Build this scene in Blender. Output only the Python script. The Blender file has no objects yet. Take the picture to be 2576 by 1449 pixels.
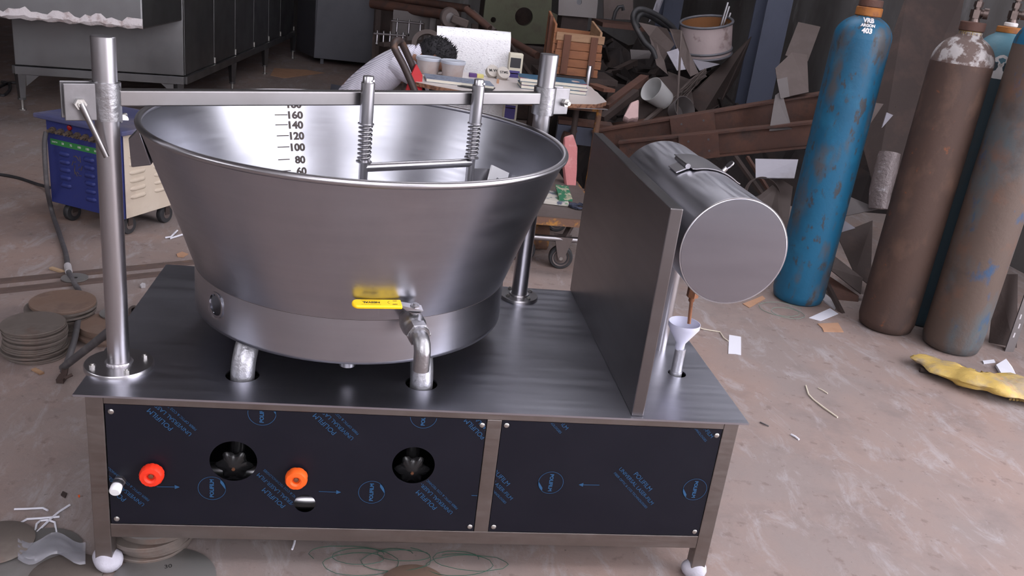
import bpy, bmesh, math, random
from mathutils import Vector, Matrix, Euler
random.seed(7)
scene = bpy.context.scene
COL = scene.collection
rad = math.radians
PI = math.pi

# ---------------------------------------------------------------- camera
FPX, CU, CV = 2186.55, 1288.0, 724.5
CAM = Vector((.674, -1.875, 1.5643))
MR = (Matrix.Rotation(rad(-9.4751), 3, 'Z') @ Matrix.Rotation(rad(69.1816), 3, 'X') @ Matrix.Rotation(rad(7.1359), 3, 'Z'))
cd = bpy.data.cameras.new('camera'); cam = bpy.data.objects.new('camera', cd); COL.objects.link(cam)
cd.sensor_width = 36; cd.sensor_fit = 'HORIZONTAL'; cd.lens = 36 * FPX / 2576; cd.clip_start = .05; cd.clip_end = 200
cam.matrix_world = Matrix.Translation(CAM) @ MR.to_4x4()
scene.camera = cam

# ---------------------------------------------------------------- sky, light, exposure
world = bpy.data.worlds.new('overcast_sky'); scene.world = world; world.use_nodes = True
wn = world.node_tree.nodes; wl = world.node_tree.links
bg = wn['Background']; bg.inputs['Color'].default_value = (.95, .93, 1.0, 1); bg.inputs['Strength'].default_value = 5.0
scene.view_settings.view_transform = 'Standard'; scene.view_settings.look = 'None'
scene.view_settings.exposure = .42; scene.view_settings.gamma = 1.0
scene.view_settings.use_curve_mapping = False

# the shed is open at the right front; the window behind the camera and roof strips are unseen, shaped for the light
LIGHT_GAP = (-1.6, 2.0, 4.35); SILL = 1.9
LIGHT_SLOT = [(-4.3, -.6, 2.9, 4.4)]  # unseen high opening in the left wall, added to brighten the kettle inside
LIGHT_STRIPS = [(-.6, 4.4, -2.6, -1.5), (.2, 4.6, 3.2, 4.4)]

# ---------------------------------------------------------------- where a line of sight meets a real plane
def RAY(u, v): return MR @ Vector(((u - CU) / FPX, -(v - CV) / FPX, -1.0))
def G(u, v, z=0.0):
    d = RAY(u, v); return CAM + d * ((z - CAM.z) / d.z)
def PY(u, v, Y):
    d = RAY(u, v); return CAM + d * ((Y - CAM.y) / d.y)
def PX(u, v, X):
    d = RAY(u, v); return CAM + d * ((X - CAM.x) / d.x)
def PN(u, v, P, n):
    d = RAY(u, v); P = Vector(P); n = Vector(n); return CAM + d * (n.dot(P - CAM) / n.dot(d))

# ---------------------------------------------------------------- mesh builder
class MB:
    def __init__(s): s.v = []; s.f = []
    def add(s, vs, fs, m=None):
        o = len(s.v)
        s.v += [(m @ Vector(p)) if m is not None else Vector(p) for p in vs]
        s.f += [tuple(i + o for i in f) for f in fs]
        return s
    def box(s, x0, x1, y0, y1, z0, z1, m=None):
        vs = [(x, y, z) for z in (z0, z1) for y in (y0, y1) for x in (x0, x1)]
        return s.add(vs, [(0, 2, 3, 1), (4, 5, 7, 6), (0, 1, 5, 4), (2, 6, 7, 3), (0, 4, 6, 2), (1, 3, 7, 5)], m)
    def bar(s, p0, p1, w, h, up=(0, 0, 1)):
        p0 = Vector(p0); p1 = Vector(p1); d = (p1 - p0).normalized(); up = Vector(up)
        if abs(d.dot(up)) > .98: up = Vector((1, 0, 0)) if abs(d.x) < .9 else Vector((0, 1, 0))
        a = d.cross(up).normalized() * (w / 2); b = a.cross(d).normalized() * (h / 2)
        vs = [p + i * a + j * b for p in (p0, p1) for i, j in ((-1, -1), (1, -1), (1, 1), (-1, 1))]
        return s.add(vs, [(0, 1, 2, 3), (7, 6, 5, 4), (0, 4, 5, 1), (1, 5, 6, 2), (2, 6, 7, 3), (3, 7, 4, 0)])
    def tube(s, path, r, n=12, closed=False, caps=True):
        path = [Vector(p) for p in path]; N = len(path)
        rr = r if isinstance(r, (list, tuple)) else [r] * N
        T = []
        for i in range(N):
            if closed: t = path[(i + 1) % N] - path[i - 1]
            else: t = path[min(i + 1, N - 1)] - path[max(i - 1, 0)]
            T.append(t.normalized())
        up = Vector((0, 0, 1)) if abs(T[0].z) < .9 else Vector((1, 0, 0))
        a = T[0].cross(up).normalized(); o = len(s.v)
        for i in range(N):
            a = (a - T[i] * a.dot(T[i])).normalized(); b = T[i].cross(a)
            for k in range(n):
                q = 2 * PI * k / n
                s.v.append(path[i] + (a * math.cos(q) + b * math.sin(q)) * rr[i])
        for i in range(N if closed else N - 1):
            j = (i + 1) % N
            for k in range(n):
                l = (k + 1) % n
                s.f.append((o + i * n + k, o + i * n + l, o + j * n + l, o + j * n + k))
        if caps and not closed:
            s.f.append(tuple(o + k for k in range(n))[::-1]); s.f.append(tuple(o + (N - 1) * n + k for k in range(n)))
        return s
    def cyl(s, p0, p1, r, r1=None, n=24, caps=True):
        return s.tube([p0, p1], [r, r if r1 is None else r1], n, caps=caps)
    def lathe(s, prof, n=48, m=None, closed=False):
        o = len(s.v); N = len(prof)
        for r, z in prof:
            for k in range(n):
                q = 2 * PI * k / n; p = Vector((r * math.cos(q), r * math.sin(q), z))
                s.v.append(m @ p if m is not None else p)
        for i in range(N if closed else N - 1):
            j = (i + 1) % N
            for k in range(n):
                l = (k + 1) % n
                s.f.append((o + i * n + k, o + i * n + l, o + j * n + l, o + j * n + k))
        if not closed:
            if prof[0][0] > 1e-6: s.f.append(tuple(o + k for k in range(n))[::-1])
            if prof[-1][0] > 1e-6: s.f.append(tuple(o + (N - 1) * n + k for k in range(n)))
        return s
    def ring(s, prof, n=48, m=None):
        return s.lathe(prof, n, m, closed=True)
    def prism(s, pts, vec):
        pts = [Vector(p) for p in pts]; vec = Vector(vec); n = len(pts)
        vs = pts + [p + vec for p in pts]
        fs = [tuple(range(n))[::-1], tuple(range(n, 2 * n))] + [(i, (i + 1) % n, n + (i + 1) % n, n + i) for i in range(n)]
        return s.add(vs, fs)
    def plate(s, pts, th):
        """polygon in space given a thickness along its own normal"""
        pts = [Vector(p) for p in pts]
        nn = Vector((0, 0, 0))
        for i in range(len(pts)): nn += pts[i].cross(pts[(i + 1) % len(pts)])
        nn.normalize(); return s.prism([p - nn * th / 2 for p in pts], nn * th)
    def ball(s, c, r, nu=16, nv=10, m=None):
        c = Vector(c); r = r if isinstance(r, (tuple, list)) else (r, r, r); o = len(s.v); vs = []; fs = []
        for i in range(nv + 1):
            t = PI * i / nv
            for k in range(nu):
                q = 2 * PI * k / nu
                vs.append(Vector((r[0] * math.sin(t) * math.cos(q), r[1] * math.sin(t) * math.sin(q), r[2] * math.cos(t))))
        for i in range(nv):
            for k in range(nu):
                l = (k + 1) % nu; fs.append((i * nu + k, (i + 1) * nu + k, (i + 1) * nu + l, i * nu + l))
        mm = Matrix.Translation(c) @ (m if m is not None else Matrix.Identity(4))
        return s.add(vs, fs, mm)
    def mapv(s, fn): s.v = [Vector(fn(p)) for p in s.v]; return s

def empty(name, loc, label=None, cat=None, group=None, rz=0.0):
    o = bpy.data.objects.new(name, None); COL.objects.link(o); o.location = loc; o.rotation_euler = (0, 0, rz)
    o.empty_display_size = .1
    tag(o, label, cat, group); return o
def tag(o, label=None, cat=None, group=None, kind=None):
    if label: o['label'] = label
    if cat: o['category'] = cat
    if group: o['group'] = group
    if kind: o['kind'] = kind
    return o
def worldloc(o):
    p = Vector((0, 0, 0))
    while o is not None: p = p + o.location; o = o.parent
    return p
def obj(name, mb, mat, parent=None, smooth=40, bevel=0, local=False, base=None, sub=0, solid=0, kind=None, label=None, mods=()):
    """one mesh object. world-space vertices unless local; the origin sits at the parent's origin, or at base"""
    org = Vector((0, 0, 0))
    if not local:
        if parent is not None: org = worldloc(parent)
        elif base is not None: org = Vector(base)
        elif mb.v:
            xs = [p.x for p in mb.v]; ys = [p.y for p in mb.v]; zs = [p.z for p in mb.v]
            org = Vector(((min(xs) + max(xs)) / 2, (min(ys) + max(ys)) / 2, min(zs)))
    me = bpy.data.meshes.new(name)
    me.from_pydata([p - org for p in mb.v] if not local else mb.v, [], mb.f); me.validate(); me.update()
    bm = bmesh.new(); bm.from_mesh(me); bmesh.ops.recalc_face_normals(bm, faces=bm.faces); bm.to_mesh(me); bm.free()
    if smooth:
        for p in me.polygons: p.use_smooth = True
        me.set_sharp_from_angle(angle=rad(smooth))
    me.materials.append(mat)
    o = bpy.data.objects.new(name, me); COL.objects.link(o)
    if parent is not None: o.parent = parent
    elif not local: o.location = org
    if bevel:
        b = o.modifiers.new('bevel', 'BEVEL'); b.width = bevel; b.segments = 2; b.limit_method = 'ANGLE'; b.angle_limit = rad(40)
    if solid:
        b = o.modifiers.new('solidify', 'SOLIDIFY'); b.thickness = solid; b.offset = 0
    if sub:
        b = o.modifiers.new('subsurf', 'SUBSURF'); b.levels = sub; b.render_levels = sub
    if kind: o['kind'] = kind
    if label: o['label'] = label
    return o
def copy_tree(o, parent=None):
    c = o.copy(); COL.objects.link(c); c.parent = parent
    for ch in o.children: copy_tree(ch, c)
    return c

def circle2(cx, cy, r, n=40, rev=False):
    p = [(cx + r * math.cos(2 * PI * k / n), cy + r * math.sin(2 * PI * k / n)) for k in range(n)]
    return p[::-1] if rev else p
def plate2d(outline, holes, th):
    """flat plate with holes, in the xy plane, z from -th/2 to th/2"""
    cu = bpy.data.curves.new('tmp', 'CURVE'); cu.dimensions = '2D'; cu.fill_mode = 'BOTH'; cu.extrude = th / 2
    for poly in [outline] + holes:
        sp = cu.splines.new('POLY'); sp.points.add(len(poly) - 1); sp.use_cyclic_u = True
        for i, (x, y) in enumerate(poly): sp.points[i].co = (x, y, 0, 1)
    ob = bpy.data.objects.new('tmp', cu); me = ob.to_mesh()
    mb = MB(); mb.add([v.co.copy() for v in me.vertices], [tuple(p.vertices) for p in me.polygons])
    ob.to_mesh_clear(); bpy.data.objects.remove(ob); bpy.data.curves.remove(cu); return mb
def text2d(body, size, align='CENTER', ext=0.0, fit=None, bold=0.0):
    cu = bpy.data.curves.new('tmp', 'FONT'); cu.body = body; cu.size = size; cu.align_x = align; cu.align_y = 'CENTER'; cu.extrude = ext
    cu.resolution_u = 3; cu.offset = bold
    ob = bpy.data.objects.new('tmp', cu); me = ob.to_mesh()
    mb = MB(); mb.add([v.co.copy() for v in me.vertices], [tuple(p.vertices) for p in me.polygons])
    ob.to_mesh_clear(); bpy.data.objects.remove(ob); bpy.data.curves.remove(cu)
    if fit and mb.v:
        w = max(p.x for p in mb.v) - min(p.x for p in mb.v); k = fit / w; mb.v = [p * k for p in mb.v]
    return mb

# ---------------------------------------------------------------- materials
MATS = {}
def mk(name, col, rough=.5, metal=0.0, layers=(), bump=None, rvar=None, aniso=0, trans=0, ior=1.45, emit=None, spec=None, coat=0):
    """principled material; layers = (colour, scale, stretch, low, high, amount) noise masks mixed over the base colour"""
    if name in MATS: return MATS[name]
    m = bpy.data.materials.new(name); m.use_nodes = True; nt = m.node_tree; N = nt.nodes; L = nt.links
    b = N['Principled BSDF']; b.inputs['Roughness'].default_value = rough; b.inputs['Metallic'].default_value = metal
    b.inputs['Transmission Weight'].default_value = trans; b.inputs['IOR'].default_value = ior
    if spec is not None: b.inputs['Specular IOR Level'].default_value = spec
    if coat: b.inputs['Coat Weight'].default_value = coat
    tc = N.new('ShaderNodeTexCoord'); cur = None
    def noise(scale, stretch, detail=5, rough_=.6, dist=0):
        mp = N.new('ShaderNodeMapping'); mp.inputs['Scale'].default_value = stretch
        L.new(tc.outputs['Object'], mp.inputs['Vector'])
        nz = N.new('ShaderNodeTexNoise'); nz.inputs['Scale'].default_value = scale; nz.inputs['Detail'].default_value = detail
        nz.inputs['Roughness'].default_value = rough_; nz.inputs['Distortion'].default_value = dist
        L.new(mp.outputs[0], nz.inputs['Vector']); return nz.outputs['Fac']
    base = N.new('ShaderNodeRGB'); base.outputs[0].default_value = (*col, 1); cur = base.outputs[0]
    for lc, sc, st, lo, hi, am in layers:
        f = noise(sc, st)
        mr = N.new('ShaderNodeMapRange'); mr.inputs['From Min'].default_value = lo; mr.inputs['From Max'].default_value = hi
        mr.inputs['To Max'].default_value = am; L.new(f, mr.inputs['Value'])
        mx = N.new('ShaderNodeMix'); mx.data_type = 'RGBA'; L.new(mr.outputs[0], mx.inputs['Factor'])
        L.new(cur, mx.inputs['A']); mx.inputs['B'].default_value = (*lc, 1); cur = mx.outputs['Result']
    L.new(cur, b.inputs['Base Color'])
    if rvar:
        sc, st, lo, hi = rvar; f = noise(sc, st, 1)
        mr = N.new('ShaderNodeMapRange'); mr.inputs['From Min'].default_value = .3; mr.inputs['From Max'].default_value = .7
        mr.inputs['To Min'].default_value = lo; mr.inputs['To Max'].default_value = hi; L.new(f, mr.inputs['Value'])
        L.new(mr.outputs[0], b.inputs['Roughness'])
    if bump:
        sc, st, am = bump; f = noise(sc, st, 4)
        bp = N.new('ShaderNodeBump'); bp.inputs['Strength'].default_value = am; bp.inputs['Distance'].default_value = .01
        L.new(f, bp.inputs['Height']); L.new(bp.outputs[0], b.inputs['Normal'])
    if emit:
        b.inputs['Emission Color'].default_value = (*emit[0], 1); b.inputs['Emission Strength'].default_value = emit[1]
    MATS[name] = m; return m
U = (1, 1, 1)
S_POT = mk('brushed_steel_pot', (.40, .405, .445), .30, 1, [((.28, .28, .31), 3, (1, 1, .6), .45, .75, .6), ((.48, .48, .52), 4, (1, 1, 10), .45, .9, .35)], None, (4, (1, 1, 18), .295, .35))
S_TOP = mk('dull_steel_sheet', (.46, .465, .525), .30, 1, [((.33, .33, .37), 2.5, (1, 1, 1), .45, .75, .7), ((.56, .56, .62), 5, (1, 12, 12), .45, .9, .35)], None, (3, (1, 14, 14), .30, .36))
S_FR = mk('brushed_frame_steel', (.27, .245, .235), .38, 1, [((.19, .165, .15), 6, (1, 1, 1), .45, .7, .6)], (6, (3, 40, 40), .04), (8, (2, 12, 12), .34, .46))
S_V = mk('brushed_tube_steel', (.44, .43, .45), .27, 1, [((.36, .35, .36), 8, (1, 1, .5), .5, .75, .5)], None, (8, U, .295, .34))
S_PANEL = mk('splash_panel_steel', (.20, .19, .195), .28, 1, [((.15, .14, .14), 2, (1, 1, .6), .45, .7, .7)], None, (3, (1, 1, 10), .295, .34))
S_TANK = mk('satin_tank_steel', (.52, .52, .57), .36, 1, [((.42, .42, .46), 4, (1, .5, 1), .45, .75, .6)], None, (5, (14, 1, 14), .30, .42))
S_LUG = mk('ground_lug_steel', (.24, .235, .245), .4, 1, [((.18, .175, .18), 25, U, .45, .7, .6)])
S_BAR = mk('cross_bar_steel', (.25, .24, .245), .34, 1, [((.19, .175, .17), 4, (1, 1, 1), .45, .7, .6)])
S_DISC = mk('tank_end_dim_steel', (.32, .335, .385), .20, 1, [((.27, .28, .325), 3, (1, 1, 8), .4, .7, .6)])  # darker copy of the tank steel: the end disc's dimmer reflection in its colour
S_CAST = mk('cast_steel_fitting', (.36, .355, .37), .36, 1, [((.26, .255, .26), 30, U, .45, .7, .5)], (90, U, .12), (30, U, .3, .45))
S_GALV = mk('silver_painted_pipe', (.42, .42, .45), .42, .85, [((.15, .15, .16), 60, U, .62, .72, .8), ((.6, .6, .63), 25, U, .5, .7, .5)], (60, U, .25))
S_WELD = mk('weld_metal', (.62, .60, .63), .32, 1, [((.4, .36, .33), 40, U, .5, .7, .6)], (120, U, .3))
S_DARK = mk('cabinet_inner_steel', (.10, .10, .11), .5, .8)
FILM = mk('navy_protective_film', (.0065, .007, .0125), .38, 0, [((.011, .011, .018), 8, U, .4, .8, .6)], (40, (1, 1, 1), .02), spec=.3)
FPRINT = mk('blue_film_print', (.018, .075, .17), .5)
REDK = mk('red_knob_plastic', (.78, .035, .012), .4, 0, [((.55, .02, .01), 30, U, .55, .75, .6)])
ORGK = mk('orange_knob_plastic', (.82, .11, .012), .42, 0, [((.6, .07, .01), 30, U, .55, .75, .5)])
BLK = mk('black_bakelite', (.012, .012, .013), .25)
YEL = mk('yellow_grip', (.85, .55, .008), .35)
BLACKINK = mk('black_ink', (.015, .015, .015), .6)
STENCIL = mk('dark_stencil_ink', (.07, .055, .05), .7)
WPLAST = mk('white_plastic', (.78, .78, .8), .4)
FOAM = mk('white_wrapped_foam', (.43, .42, .48), .75, 0, [((.32, .30, .34), 25, U, .5, .75, .5)], (40, U, .4))
PTFE = mk('white_scraper_plate', (.8, .8, .82), .4)
FUNNEL = mk('milky_plastic', (.70, .71, .86), .45, 0, trans=.25)
COPPER = mk('tarnished_brass', (.30, .14, .08), .45, .8, [((.12, .07, .05), 40, U, .5, .7, .7)])
BOLT = mk('zinc_bolt', (.55, .54, .52), .35, 1, [((.3, .28, .25), 60, U, .5, .7, .5)])

# ---------------------------------------------------------------- setting
FLOORM = bpy.data.materials.new('dusty_concrete'); FLOORM.use_nodes = True
def floor_mat(m):
    nt = m.node_tree; N = nt.nodes; L = nt.links; b = N['Principled BSDF']; b.inputs['Roughness'].default_value = .82
    b.inputs['Specular IOR Level'].default_value = .25
    tc = N.new('ShaderNodeTexCoord')
    def nz(scale, detail=6, rg=.6, st=(1, 1, 1), rot=0, dist=0):
        mp = N.new('ShaderNodeMapping'); mp.inputs['Scale'].default_value = st; mp.inputs['Rotation'].default_value = (0, 0, rot)
        L.new(tc.outputs['Object'], mp.inputs['Vector']); n = N.new('ShaderNodeTexNoise'); n.inputs['Scale'].default_value = scale
        n.inputs['Detail'].default_value = detail; n.inputs['Roughness'].default_value = rg; n.inputs['Distortion'].default_value = dist
        L.new(mp.outputs[0], n.inputs['Vector']); return n.outputs['Fac']
    def ramp(f, lo, hi, am=1.0):
        r = N.new('ShaderNodeMapRange'); r.inputs['From Min'].default_value = lo; r.inputs['From Max'].default_value = hi; r.inputs['To Max'].default_value = am
        L.new(f, r.inputs['Value']); return r.outputs[0]
    def mix(a, col, f):
        x = N.new('ShaderNodeMix'); x.data_type = 'RGBA'; L.new(f, x.inputs['Factor'])
        if isinstance(a, tuple): x.inputs['A'].default_value = (*a, 1)
        else: L.new(a, x.inputs['A'])
        x.inputs['B'].default_value = (*col, 1); return x.outputs['Result']
    c = mix((.242, .198, .186), (.285, .208, .182), ramp(nz(1.1, 6, .6), .42, .62))
    c = mix(c, (.165, .135, .13), ramp(nz(2.3, 8, .7), .5, .72, .7))
    c = mix(c, (.36, .33, .335), ramp(nz(9, 8, .75, (1, .45, 1), .5, .6), .52, .70, .75))
    c = mix(c, (.17, .12, .11), ramp(nz(17, 5, .6), .60, .68, .6))
    c = mix(c, (.10, .08, .075), ramp(nz(60, 3, .6), .68, .73, .7))
    c = mix(c, (.36, .20, .13), ramp(nz(.8, 5, .6, (1, 1, 1), 1.2), .60, .74, .5))
    L.new(c, b.inputs['Base Color'])
    bp = N.new('ShaderNodeBump'); bp.inputs['Strength'].default_value = .35; bp.inputs['Distance'].default_value = .01
    L.new(nz(24, 8, .7), bp.inputs['Height']); L.new(bp.outputs[0], b.inputs['Normal'])
floor_mat(FLOORM)
fl = obj('floor', MB().box(-9, 9, -14, 13, -.1, 0), FLOORM, smooth=0, base=(0, 0, 0)); fl['kind'] = 'structure'; fl['label'] = 'dusty stained concrete workshop floor'
BOUNCEW = mk('bounce_white', (.55, .54, .54), .9, 0, [((.40, .38, .37), 2, U, .45, .7, .7)], (12, U, .2))  # pale colour put on the unseen front wall to bounce light
WALLM = mk('grimy_plaster', (.17, .163, .163), .9, 0, [((.10, .09, .085), 1.5, (1, 1, .5), .4, .65, .9), ((.36, .35, .36), 3, (1, 1, .4), .60, .75, .7)], (12, U, .3))
ROOFM = mk('grey_roof_sheet', (.38, .37, .38), .7, .1, [((.26, .24, .235), 2, (1, 1, 1), .4, .65, .9)])
def struct(name, mb, mat, label):
    o = obj(name, mb, mat, smooth=0); o['kind'] = 'structure'; o['label'] = label; return o
RX0, RX1, RY0, RY1, RZ = -7.0, 4.9, -4.5, 12.0, 4.6
struct('wall_back', MB().box(RX0, RX1, RY1, RY1 + .15, 0, RZ), WALLM, 'dark grimy back wall of the workshop')
mb = plate2d([(RY0, 0), (RY1 + .15, 0), (RY1 + .15, RZ), (RY0, RZ)], [[(a, c), (b, c), (b, d), (a, d)] for a, b, c, d in LIGHT_SLOT], .15).mapv(lambda p: (RX0 - .075 - p.z, p.x, p.y))
struct('wall_left', mb, WALLM, 'grimy left side wall of the workshop')
struct('wall_right', MB().box(RX1, RX1 + .15, 1.1, RY1 + .15, 0, RZ), WALLM, 'grimy stained right side wall of the workshop')
def wall_with_light_gap(x0, x1, z0, z1, dx0, dx1, dz):
    mb = plate2d([(x0, z0), (x1, z0), (x1, z1), (x0, z1)], [[(dx0, SILL), (dx1, SILL), (dx1, dz), (dx0, dz)]], .15)
    return mb.mapv(lambda p: (p.x, RY0 - .075 - p.z, p.y))
struct('wall_front', wall_with_light_gap(RX0, RX1, 0, RZ, LIGHT_GAP[0], LIGHT_GAP[1], LIGHT_GAP[2]), BOUNCEW, 'front wall of the workshop with an unseen opening shaped for the light')
mb = plate2d([(RX0 - .15, RY0 - .15), (RX1 + .15, RY0 - .15), (RX1 + .15, RY1 + .15), (RX0 - .15, RY1 + .15)], [[(a, c), (b, c), (b, d), (a, d)] for a, b, c, d in LIGHT_STRIPS], .08)
mb.mapv(lambda p: (p.x, p.y, p.z + RZ + .04))
struct('ceiling', mb, ROOFM, 'grey sheet roof with unseen open strips shaped for the light')
# ================================================================ the steel cooking machine
TOPZ = .5085
W_, D_ = 1.65, .873
PC = Vector((.608, .457))                      # kettle axis
mach = empty('cooking_kettle_machine', (.825, .43, 0), 'large stainless steel cooking kettle machine on a long rectangular cabinet stand', 'machine')

# --- cabinet stand
FX0, FX1, FY0, FY1 = .024, 1.627, .006, .862
T = .04
for x, y in ((FX0, FY0), (FX1 - T, FY0), (FX0, FY1 - T), (FX1 - T, FY1 - T)):
    obj('leg', MB().box(x, x + T, y, y + T, .04, .5025), S_FR, mach, 0, .002)
def foam_foot(x, y, s, sd):
    r = random.Random(sd); mb = MB().ball((x, y, .026), (.036 * s, .036 * s, .028), 18, 10)
    mb.mapv(lambda p: (p.x + .003 * math.sin(p.y * 90 + sd), p.y + .003 * math.sin(p.x * 80 + sd), max(.001, p.z + .003 * math.sin(p.x * 70))))
    return obj('foot', mb, FOAM, mach, 60, label='foot wrapped in white foam')
foam_foot(.047, .026, 1.05, 1); foam_foot(1.606, .026, .95, 2); foam_foot(.045, .84, .95, 3); foam_foot(1.605, .84, .95, 4)
for z0, z1, nm in ((.484, .5025, 'rail'), (.108, .1475, 'rail')):
    obj(nm, MB().box(FX0 + T, FX1 - T, FY0 + .0008, FY0 + T, z0, z1), S_FR, mach, 0, .0015)
    obj(nm, MB().box(FX0 + T, FX1 - T, FY1 - T, FY1 - .0008, z0, z1), S_FR, mach, 0, .0015)
    for x in (FX0, FX1 - T): obj(nm, MB().box(x + .001, x + T - .001, FY0 + T, FY1 - T, z0, z1), S_FR, mach, 0, .0015)
obj('upright', MB().box(.968, 1.005, FY0 + .0004, FY0 + T, .1475, .484), S_FR, mach, 0, .0015)
obj('side_light_block', MB().box(FX0 + .014, FX0 + .016, FY0 + T, FY1 - T, .13, .50), S_DARK, mach, 0)  # unseen side sheets added to keep the cabinet inside dark
obj('side_light_block', MB().box(FX1 - .016, FX1 - .014, FY0 + T, FY1 - T, .13, .50), S_DARK, mach, 0)
obj('floor_light_block', MB().box(FX0 + .02, FX1 - .02, FY0 + T, FY1 - .03, .122, .124), S_DARK, mach, 0)  # unseen sheet added to block light from below, so the holes look black
obj('back_panel', MB().box(FX0 + T, FX1 - T, FY1 - .02, FY1 - .018, .13, .50), S_DARK, mach, 0)  # unseen back sheet, also added to keep the inside dark

# --- table top with its holes
LEGH = [(.357, .137), (.805, .137), (.60, .80)]
DRH = (1.534, .272)
mb = plate2d([(0, 0), (W_, 0), (W_, D_), (0, D_)], [circle2(x, y, .0415) for x, y in LEGH] + [circle2(DRH[0] + .004, DRH[1], .026)], .005)
mb.mapv(lambda p: (p.x, p.y, p.z + TOPZ - .0025))
top = obj('table_top', mb, S_TOP, mach, 30)

# --- front panels under blue printed protective film
def on_panel(x0, x1, z0, z1, holes, name):
    mb = plate2d([(x0, z0), (x1, z0), (x1, z1), (x0, z1)], [circle2(a, b, r, 48) for a, b, r in holes], .0016)
    mb.mapv(lambda p: (p.x, .0080 + .0008 - p.z, p.y))
    return obj(name, mb, FILM, mach, 0)
LH = [(.357, .338, .0565), (.795, .343, .0535), (.531, .2205, .0265)]
pl = on_panel(.0665, .9665, .1490, .4828, LH, 'front_panel')
pr_ = on_panel(1.0065, 1.5855, .1490, .4828, [], 'front_panel')
YP = .0070
def clip_print(mb, x0, x1, z0, z1, holes):
    me = bpy.data.meshes.new('t'); me.from_pydata([(p.x, p.y, 0) for p in mb.v], [], mb.f); bm = bmesh.new(); bm.from_mesh(me)
    for co, no in (((x0, 0, 0), (-1, 0, 0)), ((x1, 0, 0), (1, 0, 0)), ((0, z0, 0), (0, -1, 0)), ((0, z1, 0), (0, 1, 0))):
        bmesh.ops.bisect_plane(bm, geom=bm.verts[:] + bm.edges[:] + bm.faces[:], plane_co=co, plane_no=no, clear_outer=True)
    kill = [f for f in bm.faces if any((f.calc_center_median().x - a) ** 2 + (f.calc_center_median().y - b) ** 2 < (r + .003) ** 2 for a, b, r in holes)]
    bmesh.ops.delete(bm, geom=kill, context='FACES')
    bm.verts.index_update(); out = MB(); out.add([v.co.copy() for v in bm.verts], [tuple(v.index for v in f.verts) for f in bm.faces])
    bm.free(); bpy.data.meshes.remove(me); return out
def fpt(u, v): p = PY(u, v, .006); return Vector((p.x, p.z))
def put(mb, t, c, ang):
    ca, sa = math.cos(ang), math.sin(ang)
    mb.add([(c[0] + p.x * ca - p.y * sa, c[1] + p.x * sa + p.y * ca, 0) for p in t.v], t.f)
def film_block(emit, c, ang):
    """three lines of film print; c is the middle of the second line"""
    n = Vector((-math.sin(ang), math.cos(ang)))
    for t, w, q in (('POLIFILM', .072, .021), ('UNIVERSAL LASER-FILM', .152, 0), ('FIBER OPTIC & CO2 TECHNOLOGIES', .150, -.019)):
        mb = MB(); put(mb, text2d(t, .01, fit=w), Vector(c) + n * q, ang); emit('printed_line', mb)
def film_logo(emit, c, ang, r=.0335):
    mb = MB()
    o = [(c[0] + r * math.cos(2 * PI * k / 48), c[1] + r * math.sin(2 * PI * k / 48), 0) for k in range(48)]
    i = [(c[0] + (r - .0011) * math.cos(2 * PI * k / 48), c[1] + (r - .0011) * math.sin(2 * PI * k / 48), 0) for k in range(48)]
    mb.add(o + i, [(k, (k + 1) % 48, 48 + (k + 1) % 48, 48 + k) for k in range(48)])
    put(mb, text2d('POLIFILM', .01, fit=.052, bold=.0004), c, ang)
    # peeled corner
    a0 = ang - rad(90) + rad(25)
    pts = [(c[0] + r * math.cos(a0 + rad(q)), c[1] + r * math.sin(a0 + rad(q)), 0) for q in range(-32, 34, 6)]
    m = Vector((math.cos(a0), math.sin(a0)))
    pts += [(c[0] + m.x * r * .74 - m.y * r * .2, c[1] + m.y * r * .74 + m.x * r * .2, 0)]
    mb.add(pts, [tuple(range(len(pts)))]); emit('printed_logo', mb)
def film_arrow(emit, a, b):
    mb = MB()
    a = Vector(a); b = Vector(b); d = (b - a).normalized(); n = Vector((-d.y, d.x)); L_ = (b - a).length
    P = lambda s, t: (*(a + d * s + n * t), 0)
    mb.add([P(0, -.0008), P(L_ - .011, -.0008), P(L_ - .011, .0008), P(0, .0008)], [(0, 1, 2, 3)])
    mb.add([P(L_ - .012, -.0058), P(L_, 0), P(L_ - .012, .0058)], [(0, 1, 2)]); emit('printed_arrow', mb)
A45 = rad(-45)
UPS = A45 + PI
def emitter(panel, x0, x1, holes):
    def emit(nm, mb):
        mb = clip_print(mb, x0, x1, .150, .4818, holes)
        if mb.f: mb.mapv(lambda p: (p.x, YP, p.y)); obj(nm, mb, FPRINT, panel, 0)
    return emit
em_ = emitter(pl, .0675, .9655, LH)
for u0, v0, u1, v1 in ((765, 1296, 642, 1184), (1149, 1301, 1027, 1190), (478, 1096, 358, 988), (893, 1110, 772, 998), (361, 1279, 238, 1166), (1270, 1122, 1150, 1010)):
    film_block(em_, (fpt(u0, v0) + fpt(u1, v1)) / 2, UPS)
for u, v in ((533, 1229), (935, 1239), (659, 1040), (1066, 1048)): film_logo(em_, fpt(u, v), rad(90))
film_arrow(em_, fpt(394, 1225), fpt(452, 1226)); film_arrow(em_, fpt(802, 1237), fpt(858, 1239)); film_arrow(em_, fpt(1186, 1247), fpt(1245, 1249))
em_ = emitter(pr_, 1.0075, 1.5845, [])
for u0, v0, u1, v1 in ((1551, 1168, 1650, 1279), (1190, 1154, 1291, 1266), (1330, 974, 1431, 1086), (1702, 997, 1801, 1108)):
    film_block(em_, (fpt(u0, v0) + fpt(u1, v1)) / 2, A45)
for u, v in ((1385.6, 1215), (1748, 1232)): film_logo(em_, fpt(u, v), rad(-90))
film_arrow(em_, fpt(1508, 1221), fpt(1456, 1220))
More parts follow.
